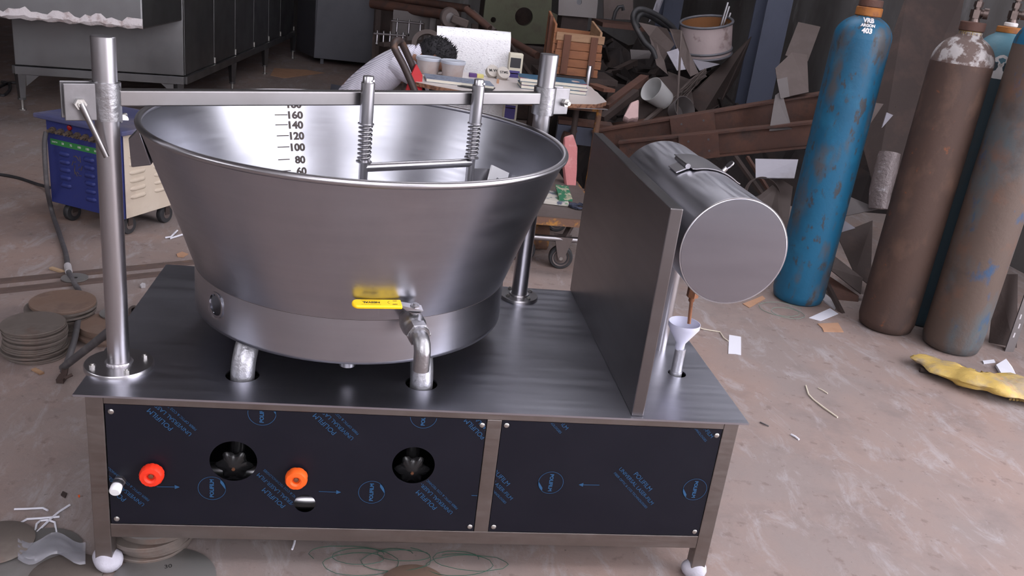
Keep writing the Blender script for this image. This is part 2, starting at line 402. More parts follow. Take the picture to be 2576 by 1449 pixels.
for par, sc in ((pl, ((259, 1035), (279.6, 1306), (1213, 1070), (1182, 1326))), (pr_, ((1274.6, 1070), (1804, 1096), (1241.8, 1326), (1749, 1343)))):
    for u, v in sc:
        p = PY(u, v, .006); x = min(max(p.x, .080), 1.573); z = min(max(p.z, .1625), .470)
        m = Matrix.Translation((x, .0072, z)) @ Matrix.Rotation(rad(90), 4, 'X')
        mb = MB().lathe([(.0068, 0), (.0066, .0012), (.0045, .0026), (0, .0031)], 18, m)
        mb.box(-.005, .005, -.0006, .0006, .0025, .0033, m @ Matrix.Rotation(random.uniform(0, 3), 4, 'Z'))
        obj('screw', mb, BOLT, par, 40)

# --- knobs, hand wheels and pipes of the burner
def knob(c, mat, r, ribs, name='gas_knob'):
    m = Matrix.Translation(c) @ Matrix.Rotation(rad(90), 4, 'X')
    n = ribs * 4; prof = [(r * .72, 0), (r * .97, .004), (r, .010), (r * .98, .020), (r * .86, .026), (r * .5, .0275), (r * .33, .024), (r * .30, .017), (0, .016)]
    mb = MB(); o = 0
    for rr, z in prof:
        for k in range(n):
            q = 2 * PI * k / n; s = 1 - (.035 if (k % 4) in (0,) and rr > r * .8 else 0)
            mb.v.append(m @ Vector((rr * s * math.cos(q), rr * s * math.sin(q), z)))
    for i in range(len(prof) - 1):
        for k in range(n):
            l = (k + 1) % n; mb.f.append((i * n + k, i * n + l, (i + 1) * n + l, (i + 1) * n + k))
    k = obj(name, mb, mat, mach, 35)
    obj('spindle', MB().lathe([(r * .22, .010), (r * .22, .0205), (r * .12, .0215), (0, .0215)], 12, m), COPPER, k)
    return k
knob((.170, .004, .303), REDK, .0285, 14).__setitem__('label', 'red ribbed gas knob')
knob((.510, .003, .306), ORGK, .0275, 8).__setitem__('label', 'orange fluted gas knob')
obj('gas_stem', MB().cyl((.17, .006, .303), (.17, .16, .303), .006), S_DARK, mach)
obj('gas_stem', MB().cyl((.51, .006, .306), (.51, .16, .306), .006), S_DARK, mach)
stub = obj('pipe_stub', MB().cyl((.0915, .06, .276), (.0905, -.012, .2715), .0135).cyl((.0915, .03, .275), (.0915, .0, .273), .0155, n=6), S_CAST, mach)
obj('cap', MB().lathe([(.0125, 0), (.0135, .003), (.0135, .018), (.011, .021), (0, .0215)], 18, Matrix.Translation((.0905, -.012, .2715)) @ Matrix.Rotation(rad(104), 4, 'X')), WPLAST, stub, label='white plastic end cap')
def handwheel(x, z):
    m = Matrix.Translation((x, .05, z - .036)) @ Matrix.Rotation(rad(96), 4, 'X')
    n = 60; mb = MB(); prof = [(.014, -.03), (.014, -.006), (.036, -.004), (.040, .004), (.034, .011), (.018, .014), (.012, .018), (0, .018)]
    for rr, zz in prof:
        for k in range(n):
            q = 2 * PI * k / n; s = 1 + (.16 * math.cos(6 * q) if rr > .02 else 0)
            mb.v.append(m @ Vector((rr * s * math.cos(q), rr * s * math.sin(q), zz)))
    for i in range(len(prof) - 1):
        for k in range(n):
            l = (k + 1) % n; mb.f.append((i * n + k, i * n + l, (i + 1) * n + l, (i + 1) * n + k))
    h = obj('hand_wheel', mb, BLK, mach, 40)
    obj('spindle_nut', MB().lathe([(.0045, .018), (.0045, .0215), (0, .022)], 6, m), COPPER, h)
    obj('valve_bonnet', MB().tube([(x, .075, z - .034), (x, .10, z - .015), (x, .105, z + .03)], [.017, .02, .018], 16), BLK, mach)
handwheel(.353, .338); handwheel(.795, .343)
obj('gas_pipe', MB().cyl((.12, .125, .232), (.60, .125, .232), .022), S_V, mach)
obj('gas_pipe', MB().cyl((.42, .085, .180), (.90, .085, .180), .026), S_V, mach)

# --- kettle on its legs
ka = lambda R, a, z: (PC.x + R * math.cos(a), PC.y + R * math.sin(a), z)
mk_ = Matrix.Translation((PC.x, PC.y, 0))
RIMZ = 1.083
prof_out = [(.548, RIMZ), (.530, 1.035), (.512, .980), (.483, .900), (.449, .800), (.4345, .756), (.4285, .738), (.4232, .722)]
prof_in = [(r - .004, z) for r, z in prof_out[:-1]]
prof = prof_out + [(.05, .718), (.05, .723), (.405, .731)] + prof_in[::-1][1:]
pot = obj('kettle', MB().ring(prof, 128, mk_), S_POT, mach, 50, label='wide flaring brushed steel pan')
obj('rim', MB().ring([(.5465 + .0085 * math.cos(q * PI / 5), RIMZ + .0035 + .0085 * math.sin(q * PI / 5)) for q in range(10)], 128, mk_), S_V, pot, 60)
# litre marks inside the back wall
def on_wall(a, z, off=.0012):
    for (r0, z0), (r1, z1) in zip(prof_in, prof_in[1:]):
        if z1 <= z <= z0:
            R = r1 + (r0 - r1) * (z - z1) / (z0 - z1); return ka(R - off, a, z)
    return ka(prof_in[0][0] - off, a, z)
def cone_hit(u, v):
    d = RAY(u, v); best = None; t = 1.0
    while t < 4.0:                                     # march to the far inner wall
        p = CAM + d * t; R = math.hypot(p.x - PC.x, p.y - PC.y)
        a = math.atan2(p.y - PC.y, p.x - PC.x); q = on_wall(a, min(max(p.z, .74), RIMZ), 0)
        Rw = math.hypot(q[0] - PC.x, q[1] - PC.y)
        if p.y > PC.y and R >= Rw: return a, p.z
        t += .0008
    return a, p.z
for lab, u, v, uw in (('180', 738, 263, 32), ('160', 741, 290, 34), ('140', 742, 315, 34), ('120', 745, 342.5, 34), ('100', 747, 371, 35), ('80', 755, 402.5, 26), ('60', 758.5, 431, 26)):
    a, z = cone_hit(u, v); a2, z2 = cone_hit(u - 34 if len(lab) == 3 else u - 41, v - 1.5)
    t = text2d(lab, .03, fit=uw * .00135, bold=.0012)
    hgt = max(p.y for p in t.v) - min(p.y for p in t.v); ky = .0235 / hgt
    Rm = .5
    obj('litre_figure', MB().add([on_wall(a - p.x / Rm, z + p.y * ky) for p in t.v], t.f), STENCIL, pot, 0)
    L2 = .040
    ap = [(-L2 / 2 + L2 * k / 6, s * .0014) for s in (-1, 1) for k in range(7)]
    obj('litre_tick', MB().add([on_wall(a2 - x / Rm, z2 + y) for x, y in ap], [(k, k + 1, k + 8, k + 7) for k in range(6)]), STENCIL, pot, 0)
# pouring lip on the left side
sp = MB()
aS = rad(184)
er = Vector((math.cos(aS), math.sin(aS), 0)); et = Vector((-math.sin(aS), math.cos(aS), 0))
cS = Vector((PC.x, PC.y, 0))
def spt(r, t, z): return cS + er * r + et * t + Vector((0, 0, z))
tipz, bz = 1.010, .972
pts = [spt(.540, -.085, 1.066), spt(.540, .085, 1.066), spt(.572, .045, 1.03), spt(.572, -.045, 1.03),
       spt(.512, -.085, .975), spt(.512, .085, .975), spt(.568, .045, .955), spt(.568, -.045, .955)]
sp.add(pts, [(0, 1, 2, 3), (4, 7, 6, 5), (0, 3, 7, 4), (1, 5, 6, 2), (3, 2, 6, 7), (0, 4, 5, 1)])
obj('pouring_lip', sp, S_POT, pot, 30, .004)
# skirt with the burner window
def skirt():
    n, a0 = 160, 0; z0, z1 = .604, .7285; mb = MB(); R = .4205
    hole_a, hole_z, hr = rad(-140.3), .673, .030
    rows = 14
    for i in range(rows + 1):
        for k in range(n): mb.v.append(Vector(ka(R, 2 * PI * k / n, z0 + (z1 - z0) * i / rows)))
    for i in range(rows):
        for k in range(n):
            l = (k + 1) % n; ac = 2 * PI * (k + .5) / n; zc = z0 + (z1 - z0) * (i + .5) / rows
            da = (ac - hole_a + PI) % (2 * PI) - PI
            if (da * R) ** 2 + (zc - hole_z) ** 2 < hr ** 2: continue
            mb.f.append((i * n + k, i * n + l, (i + 1) * n + l, (i + 1) * n + k))
    return mb
sk = obj('skirt', skirt(), S_POT, mach, 50, solid=.003, label='steel skirt ring around the kettle base')
mh = Matrix.Translation(ka(.4215, rad(-140.3), .673)) @ Matrix.Rotation(rad(-140.3), 4, 'Z') @ Matrix.Rotation(rad(90), 4, 'Y')
obj('window_trim', MB().ring([(.028, -.004), (.0335, -.004), (.0335, .0016), (.028, .0016)], 36, mh), S_POT, sk, 40)
obj('seam', MB().ring([(.4222 + .0012 * math.cos(q * PI / 3), .7216 + .0010 * math.sin(q * PI / 3)) for q in range(6)], 128, mk_), STENCIL, sk, 60)
obj('burner_drum', MB().ring([(.330, .715), (.327, .715), (.327, .600), (.330, .600)], 96, mk_), S_DARK, mach, 50)
obj('burner_plate', MB().lathe([(.326, .603), (.326, .607)], 64, mk_), S_DARK, mach, 30)
stubd = obj('drain_stub', MB().cyl((PC.x + .005, .165, .60), (PC.x + .005, .165, .538), .021), S_CAST, mach)
for i, (x, y) in enumerate(LEGH):
    c = Vector((x, y, 0)); t = Vector((PC.x, PC.y, 0)) - c; t.x *= .25; t.normalize()
    path = [c + Vector((0, 0, .40)), c + Vector((0, 0, .50))]
    for k in range(1, 9):
        q = rad(80) * k / 8; path.append(c + t * (.105 * (1 - math.cos(q))) + Vector((0, 0, .50 + .105 * math.sin(q))))
    path.append(path[-1] + t * .06 + Vector((0, 0, .012)))
    obj('leg_pipe', MB().tube(path, .0295, 28), S_GALV, mach, 60, label='silver painted elbow pipe')

# --- drain valve
aV = rad(-75.0); vo = Vector((math.cos(aV), math.sin(aV), -.10)).normalized(); vt = Vector((-math.sin(aV), math.cos(aV), 0))
vs = Vector(ka(.405, rad(-71.5), .732)) + Vector((.014, 0, 0)); vup = vt.cross(vo) * -1
if vup.z < 0: vup = -vup
def va(s): return vs + vo * s
val = obj('drain_valve', MB().tube([va(0), va(.032), va(.036), va(.044), va(.066), va(.074), va(.08), va(.086)], [.024, .024, .027, .030, .030, .0265, .0245, .0245], 28), S_CAST, mach, 40, label='steel ball valve at the front of the kettle')
obj('hex_nut', MB().tube([va(.084), va(.086), va(.108), va(.111)], [.024, .030, .030, .026], 6).tube([va(.110), va(.115)], [.0260, .0245], 28), S_CAST, val, 30)
e0 = va(.112); dn = Vector((0, 0, -1))
obj('outlet_elbow', MB().tube([e0, va(.126), va(.138) + dn * .008, va(.143) + dn * .020, va(.1445) + dn * .030, va(.1445) + dn * .068], .0195, 26), S_CAST, val, 40)
st0 = va(.055) + vup * .023
obj('stem', MB().tube([st0, st0 + vup * .012], .0105, 20).tube([st0 + vup * .013, st0 + vup * .0155], .017, 20), S_CAST, val, 40)
hz = st0 + vup * .019
hd = Vector((-.988, -.154, 0)); hd = (hd - vup * hd.dot(vup)).normalized(); hn = vup.cross(hd)
def hp(s, t, h=0): return hz + hd * s + hn * t + vup * h
lev = MB().plate([hp(-.018, -.014), hp(-.018, .014), hp(.02, .012), hp(.034, .0105, .010), hp(.060, .0105, .010), hp(.060, -.0105, .010), hp(.034, -.0105, .010), hp(.02, -.012)], .003)
handle = obj('lever', lev, S_V, val, 0, .0006)
obj('lever_nut', MB().tube([hz + vup * .001, hz + vup * .010], .0115, 6).tube([hz + vup * .010, hz + vup * .014], .005, 14), S_CAST, val, 30)
gp = [hp(.032, -.017, .010), hp(.032, .017, .010)] + [hp(.134 + .013 * math.sin(rad(q)), .017 * math.cos(rad(q)), .010) for q in range(0, 181, 20)]
grip = obj('lever_grip', MB().plate(gp, .009), YEL, val, 40, .003, label='yellow plastic lever grip')
tx = MB()
def htext(body, s, t, w, ang=0):
    tt = text2d(body, .01, fit=w, bold=.0004 if w > .02 else .0002)
    ca, sa = math.cos(ang), math.sin(ang)
    # the print reads upside down from the front
    tx.add([hp(s + (p.x * ca - p.y * sa), t + (p.x * sa + p.y * ca), .0149) for p in tt.v], tt.f)
htext('NESVAL', .103, -.0005, .040)
for a, b in (((.082, -.0105), (.126, -.0105)), ((.126, -.0105), (.126, .0105)), ((.082, .0105), (.126, .0105)), ((.082, -.0105), (.082, .0105))):
    tx.add([hp(a[0] - .0004, a[1] - .0004, .0149), hp(b[0] + .0004, b[1] - .0004, .0149), hp(b[0] + .0004, b[1] + .0004, .0149), hp(a[0] - .0004, a[1] + .0004, .0149)], [(0, 1, 2, 3)])
htext('OFF', .049, .008, .012); htext('ON', .047, -.008, .009)
for k in range(8):
    a0, a1 = rad(110 + k * 18), rad(128 + k * 18)
    tx.add([hp(.058 - r * math.cos(q), r * math.sin(q), .0149) for r, q in ((.006, a0), (.006, a1), (.007, a1), (.007, a0))], [(0, 1, 2, 3)])
obj('lever_print', tx, BLACKINK, val, 0)

# --- the two posts and the cross bar
BA = Vector((.0599, .1511, 0)); BB = Vector((1.1428, .7784, 0)); bd = (BB - BA).normalized(); bn = Vector((-bd.y, bd.x, 0)); BL = (BB - BA).length
def bw(s, off, z): return BA + bd * s + bn * off + Vector((0, 0, z))
def BP(u, v, off): return PN(u, v, BA + bn * off, bn)
for c, R, r0, r1, ztop in ((BA, .0805, .0255, .0255, 1.301), (BB, .0635, .0262, .0285, 1.301)):
    post = obj('post', MB().tube([c + Vector((0, 0, .517)), c + Vector((0, 0, 1.12)), c + Vector((0, 0, ztop - .001)), c + Vector((0, 0, ztop))], [r0, r0, r1, r1 - .001], 40), S_V, mach, 40, label='upright steel pipe post')
    m = Matrix.Translation(c + Vector((0, 0, TOPZ)))
    obj('flange', MB().lathe([(R, 0), (R, .009), (R - .002, .0115), (r0, .012)], 48, m), S_V, post, 40)
    obj('weld_bead', MB().ring([(r0 + .003 + .0045 * math.cos(q * PI / 3), .0135 + .0045 * math.sin(q * PI / 3)) for q in range(6)], 40, m), S_WELD, post, 60)
    for a in (rad(212), rad(32), rad(122), rad(302)):
        q = c + Vector((math.cos(a), math.sin(a), 0)) * (R * .76)
        obj('bolt', MB().tube([q + Vector((0, 0, .5195)), q + Vector((0, 0, .527))], .0075, 6).tube([q + Vector((0, 0, .527)), q + Vector((0, 0, .530))], .004, 12), BOLT, post, 30)
bar = obj('cross_bar', MB().bar(bw(.024, 0, 1.170), bw(BL - .024, 0, 1.170), .035, .035), S_BAR, mach, 0, .003, label='square steel cross bar')
for c, s, sg in ((BA, 0, -1), (BB, BL, 1)):
    m = Matrix.Translation(c)
    sl = obj('clamp_sleeve', MB().ring([(.0265 if sg < 0 else .0295, 1.121), (.0318 if sg < 0 else .0345, 1.121), (.0318 if sg < 0 else .0345, 1.204), (.0265 if sg < 0 else .0295, 1.204)], 40, m), S_CAST, mach, 40)
    wd = .088 if sg < 0 else .085
    for off in (-.019, .014):
        mbp = MB().prism([bw(s + sg * .022, off, 1.1225), bw(s + sg * wd, off, 1.1225), bw(s + sg * wd, off, 1.2025), bw(s + sg * .022, off, 1.2025)], bn * .006)
        obj('clamp_lug', mbp, S_LUG, sl, 0, .002)
    bs = s + sg * (.058 if sg < 0 else .066)
    obj('clamp_bolt', MB().tube([bw(bs, -.044 if sg > 0 else -.036, 1.160), bw(bs, .03, 1.160)], .0062, 16).tube([bw(bs, -.032, 1.160), bw(bs, -.0195, 1.160)], .0125, 6), BOLT, sl, 30)
    if sg < 0:
        p0 = bw(bs, -.030, 1.162); p1 = BP(268, 395, -.052)
        obj('clamp_lever', MB().tube([p0, p0.lerp(p1, .1), p0.lerp(p1, .3), p1], [.0075, .0075, .0062, .0062], 14), S_BAR, sl, 30)

# --- scraper assembly hanging from the bar
GS = []
for s, z0, z1, ztop in ((.6255, 1.006, 1.110, 1.2165), (.9755, 1.003, 1.105, 1.213)):
    off = -.0362; c = lambda z: bw(s, off, z)
    gt = obj('guide_tube', MB().tube([c(z1), c(ztop - .0015), c(ztop)], [.0178, .0178, .0165], 28), S_V, mach, 40)
    obj('pin_end', MB().tube([c(ztop - .004), c(ztop + .0145), c(ztop + .016)], [.0142, .0142, .013], 24).tube([c(ztop + .006) + bn * -.018 + bd * .006, c(ztop + .006) + bn * .018 + bd * .006], .0028, 10), S_V, gt, 40)
    rod = obj('scraper_rod', MB().tube([c(.745), c(z1 + .01)], .0122, 20), S_V, mach, 40)
    turns = 8; N = turns * 22; path = []
    for k in range(N + 1):
        q = 2 * PI * turns * k / N; f = k / N
        zz = z0 + .006 + (z1 - z0 - .012) * (f if .08 < f < .92 else f)
        path.append(c(zz) + bd * (.0165 * math.cos(q)) + bn * (.0165 * math.sin(q)))
    sg = obj('spring', MB().tube(path, .0027, 8), S_V, mach, 60, label='steel coil spring')
    for zz in (z0, z1 - .003):
        obj('washer', MB().ring([(.0125, zz), (.0212, zz), (.0212, zz + .003), (.0125, zz + .003)], 28, Matrix.Translation(bw(s, off, 0))), S_V, sg, 40)
obj('tie_rod', MB().tube([bw(.6255, -.0362, .991), bw(.9755, -.0362, .989)], .0122, 20), S_V, mach, 40)
fp = [BP(1192, 424, -.04), BP(1243, 425, -.04), BP(1243, 500, -.04), BP(1186, 500, -.04)]
obj('scraper_blade', MB().plate(fp, .004), S_V, mach, 0)
p0, p1, p2, p3 = [BP(u, v, -.047) + bn * w for u, v, w in ((1237, 415, 0), (1284, 437, .01), (1258, 500, -.01), (1206, 478, -.02))]
ex = (p1 - p0); ey = (p3 - p0); Lx, Ly = ex.length, ey.length; ex.normalize(); ez = ex.cross(ey).normalized(); ey = ez.cross(ex)
mb = plate2d([(0, 0), (Lx, 0), (Lx, Ly), (0, Ly)], [[(Lx * .45 + .006 * math.cos(q), Ly * .52 + (.010 if math.sin(q) > 0 else -.010) + .006 * math.sin(q)) for q in [2 * PI * k / 20 for k in range(20)]]], .006)
mb.mapv(lambda p: p0 + ex * p.x + ey * p.y + ez * p.z)
obj('scraper_plate', mb, PTFE, mach, 0, label='white slotted scraper plate')

# --- splash panel, tank and drain
obj('splash_panel', MB().box(1.3375, 1.3690, .014, .884, TOPZ, 1.0605), S_PANEL, mach, 0, .0025, label='tall boxed steel splash panel standing across the table')
TX, TZ, TR, TY0, TY1 = 1.533, .9515, .1375, .058, .705
mt = Matrix.Translation((TX, 0, TZ)) @ Matrix.Rotation(rad(-90), 4, 'X')
tank = obj('tank', MB().lathe([(TR - .003, TY0), (TR - .0005, TY0 + .002), (TR - .0005, TY1 - .002), (TR - .003, TY1)], 72, mt), S_TANK, mach, 40, label='horizontal cylindrical steel tank')
obj('end_cap', MB().lathe([(0, TY0 - .0008), (TR - .004, TY0 - .0008), (TR - .003, TY0 + .001)], 72, mt), S_DISC, tank, 30)
obj('end_seam', MB().ring([(TR - .001 + .0018 * math.cos(q * PI / 3), TY0 + .002 + .0018 * math.sin(q * PI / 3)) for q in range(6)], 72, mt), S_V, tank, 60)
def tk(a, y, off=0):   # a measured from the top towards the right
    return Vector((TX + (TR + off) * math.sin(a), y, TZ + (TR + off) * math.cos(a)))
mb = MB(); rows = []
ya, yb = .33, .50
for j in range(15):
    a = rad(-18 + 60 * j / 14); lift = .003 + .003 * (1 if j in (0, 14) else 0)
    rows.append([tk(a, ya, lift), tk(a, yb, lift), tk(a, yb, lift + .0025), tk(a, ya, lift + .0025)])
o = 0
for r in rows: mb.v += r
for j in range(14):
    b0, b1 = j * 4, j * 4 + 4
    for k in range(4): mb.f.append((b0 + k, b0 + (k + 1) % 4, b1 + (k + 1) % 4, b1 + k))
mb.f += [(0, 1, 2, 3), (59, 58, 57, 56)]
obj('filler_lid', mb, S_V, tank, 40)
hg = MB().tube([tk(rad(-20), .352, .010), tk(rad(-20), .452, .010)], .0075, 14)
obj('hinge', hg, S_V, tank, 40)
obj('hinge_leaf', MB().plate([tk(rad(-22), .352, .005), tk(rad(-22), .425, .005), tk(rad(-34), .425, .006), tk(rad(-34), .352, .006)], .003), S_V, tank, 0)
wk = tk(rad(40), .46, .004); wn_ = Vector((math.sin(rad(40)), 0, math.cos(rad(40))))
obj('wing_screw', MB().tube([wk, wk + wn_ * .018], .007, 12).plate([wk + wn_ * h + Vector((0, t, 0)) for t, h in ((-.006, .014), (-.014, .024), (-.014, .036), (-.008, .042), (.008, .042), (.014, .036), (.014, .024), (.006, .014))], .005), S_V, tank, 30, .0015)
obj('tank_pipe', MB().cyl((1.534, .437, TOPZ), (1.534, .437, .82), .0195), S_V, mach)
obj('tank_pipe', MB().cyl((1.534, .66, TOPZ), (1.534, .66, .82), .0195), S_V, mach)
dx, dy = 1.538, .276
dr = obj('drip_fitting', MB().tube([(dx, dy, .818), (dx, dy, .775), (dx, dy, .770)], .010, 12).tube([(dx, dy, .772), (dx, dy, .744)], .0165, 6), COPPER, mach, 30, label='tarnished brass drip fitting')
obj('drip_pipe', MB().tube([(dx, dy, .746), (dx, dy, .732), (dx, dy - .002, .728), (dx + .002, dy - .012, .668)], [.0085, .0085, .0052, .0052], 12), COPPER, dr, 40)
obj('drip_cup_pipe', MB().tube([(DRH[0], DRH[1], .44), (DRH[0], DRH[1], .588)], .0150, 20).tube([(DRH[0], DRH[1], .500), (DRH[0], DRH[1], .517)], .0175, 20), S_GALV, mach, 40)
fx, fy = DRH[0] - .004, DRH[1]
mf = Matrix.Translation((fx, fy, 0))
fun = obj('funnel', MB().ring([(.043, .668), (.0445, .668), (.0445, .655), (.014, .606), (.0125, .585), (.0105, .585), (.012, .607), (.0425, .656)], 40, mf), FUNNEL, None, 40, base=(fx, fy, .585))
tag(fun, 'small milky plastic funnel set in the pipe below the tank drip', 'funnel')
# ================================================================ background materials
RUST = mk('rusty_brown_steel', (.085, .042, .032), .75, .1, [((.13, .06, .04), 5, U, .45, .7, .8), ((.05, .035, .032), 9, U, .5, .7, .8)], (40, U, .25))
RUSTD = mk('dark_rusty_steel', (.045, .032, .029), .8, .1, [((.08, .05, .042), 5, U, .5, .7, .7)], (40, U, .25))
RUSTO = mk('orange_rusty_steel', (.14, .075, .05), .8, .05, [((.42, .19, .03), 14, U, .52, .62, .9), ((.05, .04, .04), 20, U, .6, .7, .8)], (50, U, .3))
DUSTY = mk('dusty_grey_brown_sheet', (.10, .078, .072), .7, .2, [((.15, .12, .115), 6, U, .45, .7, .7), ((.08, .06, .055), 3, U, .5, .7, .6)], (30, U, .15))
PLATE = mk('dull_grey_sheet', (.15, .135, .135), .55, .4, [((.12, .105, .10), 4, U, .45, .7, .7)], (30, U, .1))
PALE = mk('pale_galvanised_sheet', (.30, .29, .33), .45, .3, [((.20, .185, .19), 6, U, .5, .7, .6)], (20, U, .12))
OVEN = mk('oven_stainless', (.18, .18, .185), .36, .9, [((.13, .125, .125), 2, U, .45, .7, .7)], (4, U, .05), (4, U, .3, .46))
BLUECOL = mk('blue_grey_paint', (.075, .085, .125), .55, 0, [((.05, .055, .075), 4, (1, 1, .4), .5, .7, .7)], (60, U, .1))
OLIVE = mk('olive_machine_paint', (.075, .078, .048), .6, .1, [((.06, .05, .035), 6, U, .5, .68, .8)], (30, U, .2))
RUBBER = mk('black_rubber', (.025, .025, .028), .55, 0, [((.07, .065, .065), 12, U, .5, .75, .6)])
WOOD = mk('reddish_crate_wood', (.30, .125, .06), .75, 0, [((.19, .08, .045), 4, (1, 6, 6), .45, .65, .7), ((.38, .19, .10), 8, (1, 4, 8), .55, .7, .5)], (30, (2, 12, 12), .25))
WOODD = mk('dark_crate_batten', (.15, .065, .042), .8, 0, [((.09, .045, .03), 5, (6, 6, 1), .45, .65, .7)], (30, U, .25))
WOODL = mk('pale_plank', (.36, .22, .13), .75, 0, [((.25, .14, .08), 4, (1, 6, 6), .45, .65, .7)], (30, U, .2))
DRUMW = mk('pinkish_white_paint', (.50, .41, .41), .6, 0, [((.20, .12, .10), 6, U, .58, .66, .9), ((.36, .29, .29), 3, U, .5, .7, .6)], (30, U, .15))
DRUMR = mk('grey_rolled_rim', (.14, .14, .16), .5, .3, [((.09, .07, .07), 10, U, .5, .7, .6)])
DRUMI = mk('orange_brown_lining', (.20, .085, .03), .8, 0, [((.10, .05, .03), 6, U, .5, .7, .7)])
ENAMEL = mk('chipped_white_enamel', (.45, .45, .45), .35, 0, [((.12, .11, .10), 10, U, .62, .7, .8)])
CLOTH = mk('pale_pink_cloth', (.55, .38, .37), .9, 0, [((.4, .28, .28), 12, U, .5, .7, .6)], (30, U, .4))
REDF = mk('red_vinyl', (.42, .012, .018), .5)
PAINTB = mk('welder_blue_paint', (.022, .032, .16), .5, 0, [((.11, .09, .095), 5, U, .55, .75, .5), ((.012, .016, .08), 8, U, .5, .7, .6)], (30, U, .1))
PAINTBD = mk('dusty_blue_lid', (.06, .065, .15), .65, 0, [((.20, .175, .18), 2.5, U, .42, .62, .8), ((.02, .03, .15), 6, U, .58, .7, .6)], (30, U, .1))
CREAM = mk('cream_paint', (.55, .47, .38), .6, 0, [((.34, .26, .21), 4, U, .52, .75, .7), ((.65, .58, .49), 6, U, .5, .7, .4)], (30, U, .1))
GREENL = mk('green_label', (.03, .19, .05), .5)
WHITEINK = mk('white_ink', (.72, .72, .72), .6)
BRASSD = mk('dull_brass_terminal', (.22, .17, .13), .45, .7, [((.10, .08, .07), 40, U, .5, .7, .7)])
REDLAMP = mk('red_pilot_lens', (.30, .008, .008), .25)
DISC = mk('grey_brown_steel_disc', (.16, .135, .12), .55, .35, [((.24, .21, .19), 5, U, .45, .7, .6), ((.09, .065, .055), 7, U, .52, .7, .6), ((.22, .12, .08), 4, U, .6, .72, .5)], (30, U, .12))
DISCR = mk('rust_tinted_steel_disc', (.19, .125, .095), .65, .25, [((.25, .19, .16), 5, U, .45, .7, .6), ((.10, .06, .05), 9, U, .52, .7, .6)], (30, U, .12))
DISCG = mk('bare_grey_steel_disc', (.22, .21, .205), .5, .45, [((.14, .12, .11), 5, U, .48, .7, .6)], (30, U, .08))
CABLE = mk('grey_black_cable', (.075, .07, .075), .6, 0, [((.15, .14, .14), 14, U, .5, .7, .7)])
FLATBAR = mk('brown_flat_bar', (.12, .085, .075), .7, .2, [((.2, .12, .085), 7, U, .5, .7, .7), ((.07, .055, .05), 10, U, .5, .7, .6)])
PAPER = mk('white_paper', (.68, .68, .75), .8)
PAPERG = mk('dusty_grey_paper', (.46, .44, .46), .85, 0, [((.3, .28, .28), 12, U, .5, .7, .6)])
CARD = mk('tan_cardboard', (.42, .24, .15), .9, 0, [((.33, .18, .11), 9, U, .5, .7, .6)])
STRAW = mk('cream_packing_strip', (.62, .56, .46), .8)
GREENW = mk('green_wire', (.02, .075, .05), .5)
SACK = mk('yellow_woven_sack', (.52, .36, .10), .7, 0, [((.33, .27, .20), 6, U, .46, .60, .85), ((.62, .46, .15), 14, U, .55, .7, .5), ((.5, .2, .12), 5, (6, 1, 1), .64, .68, .5)], (25, U, .6))
LAMINATE = mk('white_laminate', (.62, .56, .54), .3, 0, [((.5, .43, .41), 6, U, .55, .75, .5)])
CHIP = mk('torn_chipboard_edge', (.30, .15, .09), .95, 0, [((.13, .06, .04), 40, U, .45, .6, .9)], (90, U, .9))
SHIRT = bpy.data.materials.new('striped_white_shirt'); SHIRT.use_nodes = True
def shirt_mat(m):
    nt = m.node_tree; N = nt.nodes; L = nt.links; b = N['Principled BSDF']; b.inputs['Roughness'].default_value = .85
    tc = N.new('ShaderNodeTexCoord'); mp = N.new('ShaderNodeMapping'); mp.inputs['Rotation'].default_value = (0, rad(32), 0)
    L.new(tc.outputs['Object'], mp.inputs['Vector']); w = N.new('ShaderNodeTexWave'); w.wave_type = 'BANDS'; w.bands_direction = 'Z'
    w.inputs['Scale'].default_value = 32; w.inputs['Distortion'].default_value = .4; L.new(mp.outputs[0], w.inputs['Vector'])
    r = N.new('ShaderNodeValToRGB'); r.color_ramp.elements[0].position = .5; r.color_ramp.elements[0].color = (.74, .72, .80, 1)
    r.color_ramp.elements[1].position = .95; r.color_ramp.elements[1].color = (.38, .37, .47, 1)
    L.new(w.outputs['Fac'], r.inputs['Fac']); L.new(r.outputs[0], b.inputs['Base Color'])
    n = N.new('ShaderNodeTexNoise'); n.inputs['Scale'].default_value = 14; L.new(tc.outputs['Object'], n.inputs['Vector'])
    bp = N.new('ShaderNodeBump'); bp.inputs['Strength'].default_value = .5; bp.inputs['Distance'].default_value = .03; L.new(n.outputs['Fac'], bp.inputs['Height']); L.new(bp.outputs[0], b.inputs['Normal'])
shirt_mat(SHIRT)
SKIN = mk('brown_skin', (.22, .105, .065), .55)
HAIR = mk('black_hair', (.012, .011, .014), .6, 0, (), (120, U, .6))
TROUS = mk('dark_trousers', (.04, .042, .055), .9)
FOIL = mk('crinkled_silver_foil', (.93, .93, .96), .4, .25, [((.30, .28, .33), 45, (1, 1, 5), .60, .66, .8)], (70, (1, 1, 2.5), .4))
CARTON = mk('cream_carton', (.66, .62, .50), .6)
PURPLE = mk('purple_print', (.07, .055, .22), .5)
SKYBLU = mk('light_blue_print', (.12, .38, .62), .5)
ORANGEP = mk('orange_print', (.75, .38, .03), .5)
BLACKP = mk('black_print', (.03, .03, .035), .5)
TUBW = mk('cloudy_tub_plastic', (.42, .37, .36), .4, 0, [((.33, .24, .2), 7, U, .5, .7, .7)])
LIDB = mk('bluish_tub_lid', (.50, .53, .60), .35)
BOOKB = mk('blue_book_cover', (.035, .11, .19), .4, 0, [((.16, .27, .36), 30, (1, 12, 1), .5, .62, .8), ((.02, .05, .1), 18, (1, 8, 1), .55, .7, .6)])
BOOKR = mk('red_book_trim', (.5, .03, .02), .45)
